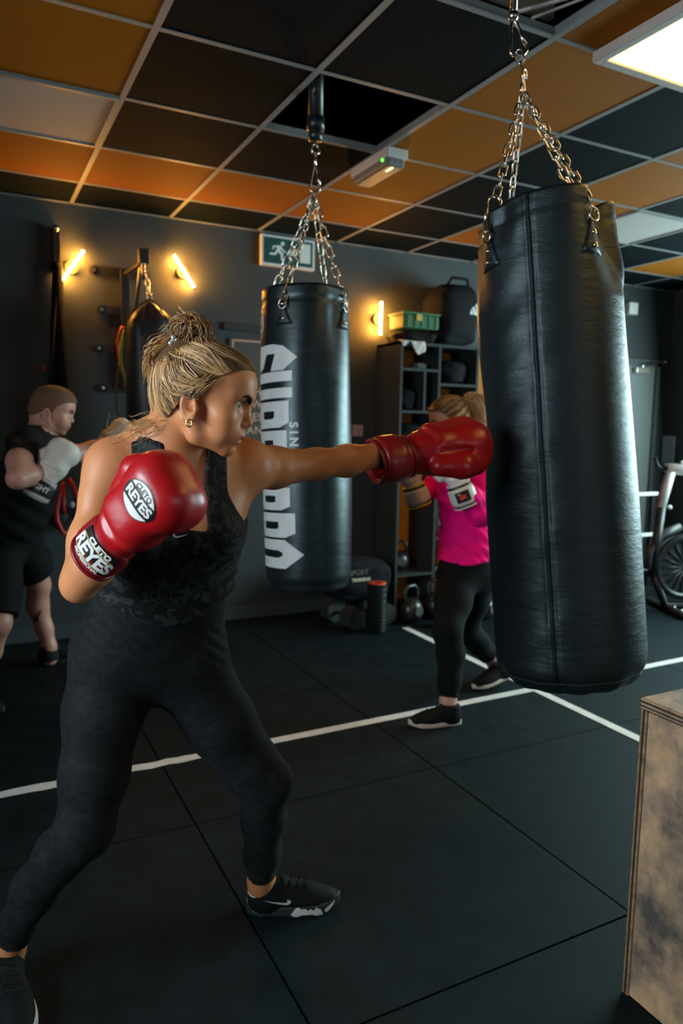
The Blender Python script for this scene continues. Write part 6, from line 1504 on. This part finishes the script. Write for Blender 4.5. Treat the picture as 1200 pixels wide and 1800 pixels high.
ax = grid(pl_, 0.009, 0.02); X, Y, Z = mesh3(ax)
f = field(pl_, ax) - 0.006
for kn_, up_ in ((V((1.9796, 2.7037, 0.1250)), V((1.9903, 2.7140, 0.2009))), (V((2.4843, 3.0440, 0.1675)), V((2.4218, 3.0268, 0.2217)))):
    d = nrm(kn_ - up_); near = np.sqrt((X - kn_[0]) ** 2 + (Y - kn_[1]) ** 2 + (Z - kn_[2]) ** 2) < 0.12
    f = np.where(near, np.maximum(f, (X - kn_[0]) * d[0] + (Y - kn_[1]) * d[1] + (Z - kn_[2]) * d[2]), f)
f = np.maximum(f, Z - hemz[2] - 0.08)
sdf_object('leggings', f.astype(np.float32), ax, mat('plain_leggings', (0.0045, 0.0062, 0.0072), 0.9), PK, 1)
WSO = mat('pale_sole', (0.62, 0.52, 0.46), 0.5)
h0 = V((2.0266, 2.6567, 0.0000)); t0 = V((1.7905, 2.7297, 0.0000)); shoe(PK, h0, h0 + nrm(t0 - h0) * 0.262, SHOE, WSO, 0.262, h=0.026)
t0 = V((2.3412, 2.9868, 0.0000)); h0 = V((2.5724, 2.9757, 0.0450)); shoe(PK, t0 + nrm(h0 - t0) * 0.262, t0, SHOE, WSO, 0.262, h=0.026)
dsock(PK, (1.9749, 2.6943, 0.0788), (1.9781, 2.6871, 0.0362), 0.040, SOCK); dsock(PK, (2.5650, 3.0698, 0.0777), (2.6023, 3.0779, 0.0273), 0.040, SOCK)
w0 = V((2.0060, 2.7486, 1.1622)); k0 = V((1.9473, 2.7685, 1.2981))
g2, c2, s2, W2, _ = glove(PK, frame(w0, k0 - w0, -V(F_) - V(R_) * 0.25), 1.0, -1, GWH, GBK, GWC, GWC, label='white boxing glove with a black cuff and a small red emblem', cuff=0.10)
cuff_decals(W2, s2, 0.0635, [('label', poly_bm([[(-.034, -.026), (.034, -.026), (.034, .026), (-.034, .026)]]), LB, 88, 0.0014), ('emblem', poly_bm([[(-.018, -.004), (-.006, .014), (.004, .006), (.016, .012), (.012, -.006), (.018, -.014), (.0, -.010), (-.010, -.016)]]), mat('emblem_red', (0.60, 0.05, 0.03), 0.5), 88, 0.0024), ('emblem', poly_bm([[(-.022, .014), (-.012, .020), (-.008, .016), (-.018, .010)]]), LY, 88, 0.0024)], -0.09)
w0 = V((2.0094, 3.1325, 1.1238)); k0 = V((1.9526, 3.1477, 1.2740))
g3, c3, s3, W3, _ = glove(PK, frame(w0, k0 - w0, -V(F_) - V(R_) * 0.3), 1.05, 1, GWH, GBK, GWC, mat('yellow_trim', (0.60, 0.62, 0.02), 0.5), label='white boxing glove with a dark cuff and yellow edge', cuff=0.09)
# her hair: drawn back into a ponytail
c, M = HP
pc_ = lambda p: c + M @ (np.array(p) * ps)
cap = [(ell(pc_((0, 0.009, 0.038)), np.array((0.0785, 0.097, 0.083)) * ps, M), 0.01, 'u'), (ell(pc_((0, 0.053, 0.042)), np.array((0.063, 0.0635, 0.064)) * ps, M), 0.03, 'u'), (ell(pc_((0, -0.042, -0.002)), np.array((0.064, 0.048, 0.06)) * ps, M), 0.02, 'u')]
ax = grid(cap, 0.004, 0.01); X, Y, Z = mesh3(ax)
lx, ly, lz = [((X - c[0]) * M[0, i] + (Y - c[1]) * M[1, i] + (Z - c[2]) * M[2, i]) / ps for i in range(3)]
line = np.interp(ly.ravel(), [-0.12, -0.06, -0.03, -0.012, 0.012, 0.026, 0.045, 0.065, 0.088, 0.115], [-0.070, -0.062, -0.050, -0.015, 0.006, -0.004, 0.034, 0.054, 0.064, 0.068]).reshape(ly.shape)
f = np.maximum(field(cap, ax), (line - lz) * 0.7)
sdf_object('hair', f.astype(np.float32), ax, HAIR, PK, 1, lambda v: np.tile(V((0.10, 0.055, 0.025)), (len(v), 1)))
paths = []; tie = np.array((0, -0.085, 0.068))
def surf2(p, off):
    p = np.asarray(p, float); q = p - np.array((0, 0.011, 0.036)); r = np.array((0.079, 0.1035, 0.086)); k = np.linalg.norm(q / r, axis=-1, keepdims=True)
    return q / k * (1 + off / 0.085) + np.array((0, 0.011, 0.036))
for i in range(420):
    s_ = rng.choice((-1, 1)); u = rng.uniform(0, 8); R8 = range(9)
    st_ = np.array((s_ * np.interp(u, R8, [0, .03, .054, .066, .073, .077, .074, .06, .032]), np.interp(u, R8, [.105, .095, .068, .044, .022, .004, -.02, -.045, -.07]), np.interp(u, R8, [.069, .066, .056, .038, -.002, .006, -.03, -.05, -.055])))
    n = 12; tt = np.linspace(0, 1, n)[:, None]; en = tie + rng.normal(0, 0.008, 3)
    p = surf2(st_ * (1 - tt) + en * tt, 0.001 + rng.uniform(0.0, 0.005) * np.sin(tt * 3.14)); k = np.clip((tt - 0.85) / 0.15, 0, 1); p = p * (1 - k) + en * k
    dk = 0.35 if rng.uniform() < 0.35 else 1.0
    paths.append((c + (p * ps) @ M.T, rng.uniform(0.0008, 0.0018), tonep() * dk))
for i in range(320):
    n = 14; tt = np.linspace(0, 1, n)[:, None]; o_ = rng.normal(0, 1, 3) * np.array((0.018, 0.016, 0.012))
    p = tie + o_ * (0.4 + 1.2 * np.sin(tt * 2.6)) + np.array((0, -0.062, 0.022)) * np.sin(tt * 1.57) + np.array((0, -0.01, -0.145)) * tt ** 1.7 + np.array((0, 0, 0.02)) * np.sin(tt * 3.14)
    paths.append((c + (p * ps) @ M.T, rng.uniform(0.0009, 0.0019), tonep()))
strands('ponytail', PK, paths, HAIR)
MB().tube([Vector(pc_(tie + np.array((math.cos(a) * 0.017, -0.004, math.sin(a) * 0.017))) - po) for a in [6.283 * i / 16 for i in range(16)]], 0.005, 8, closed=True).build('hair_tie', mat('pale_tie', (0.62, 0.50, 0.42), 0.6), PK, True)
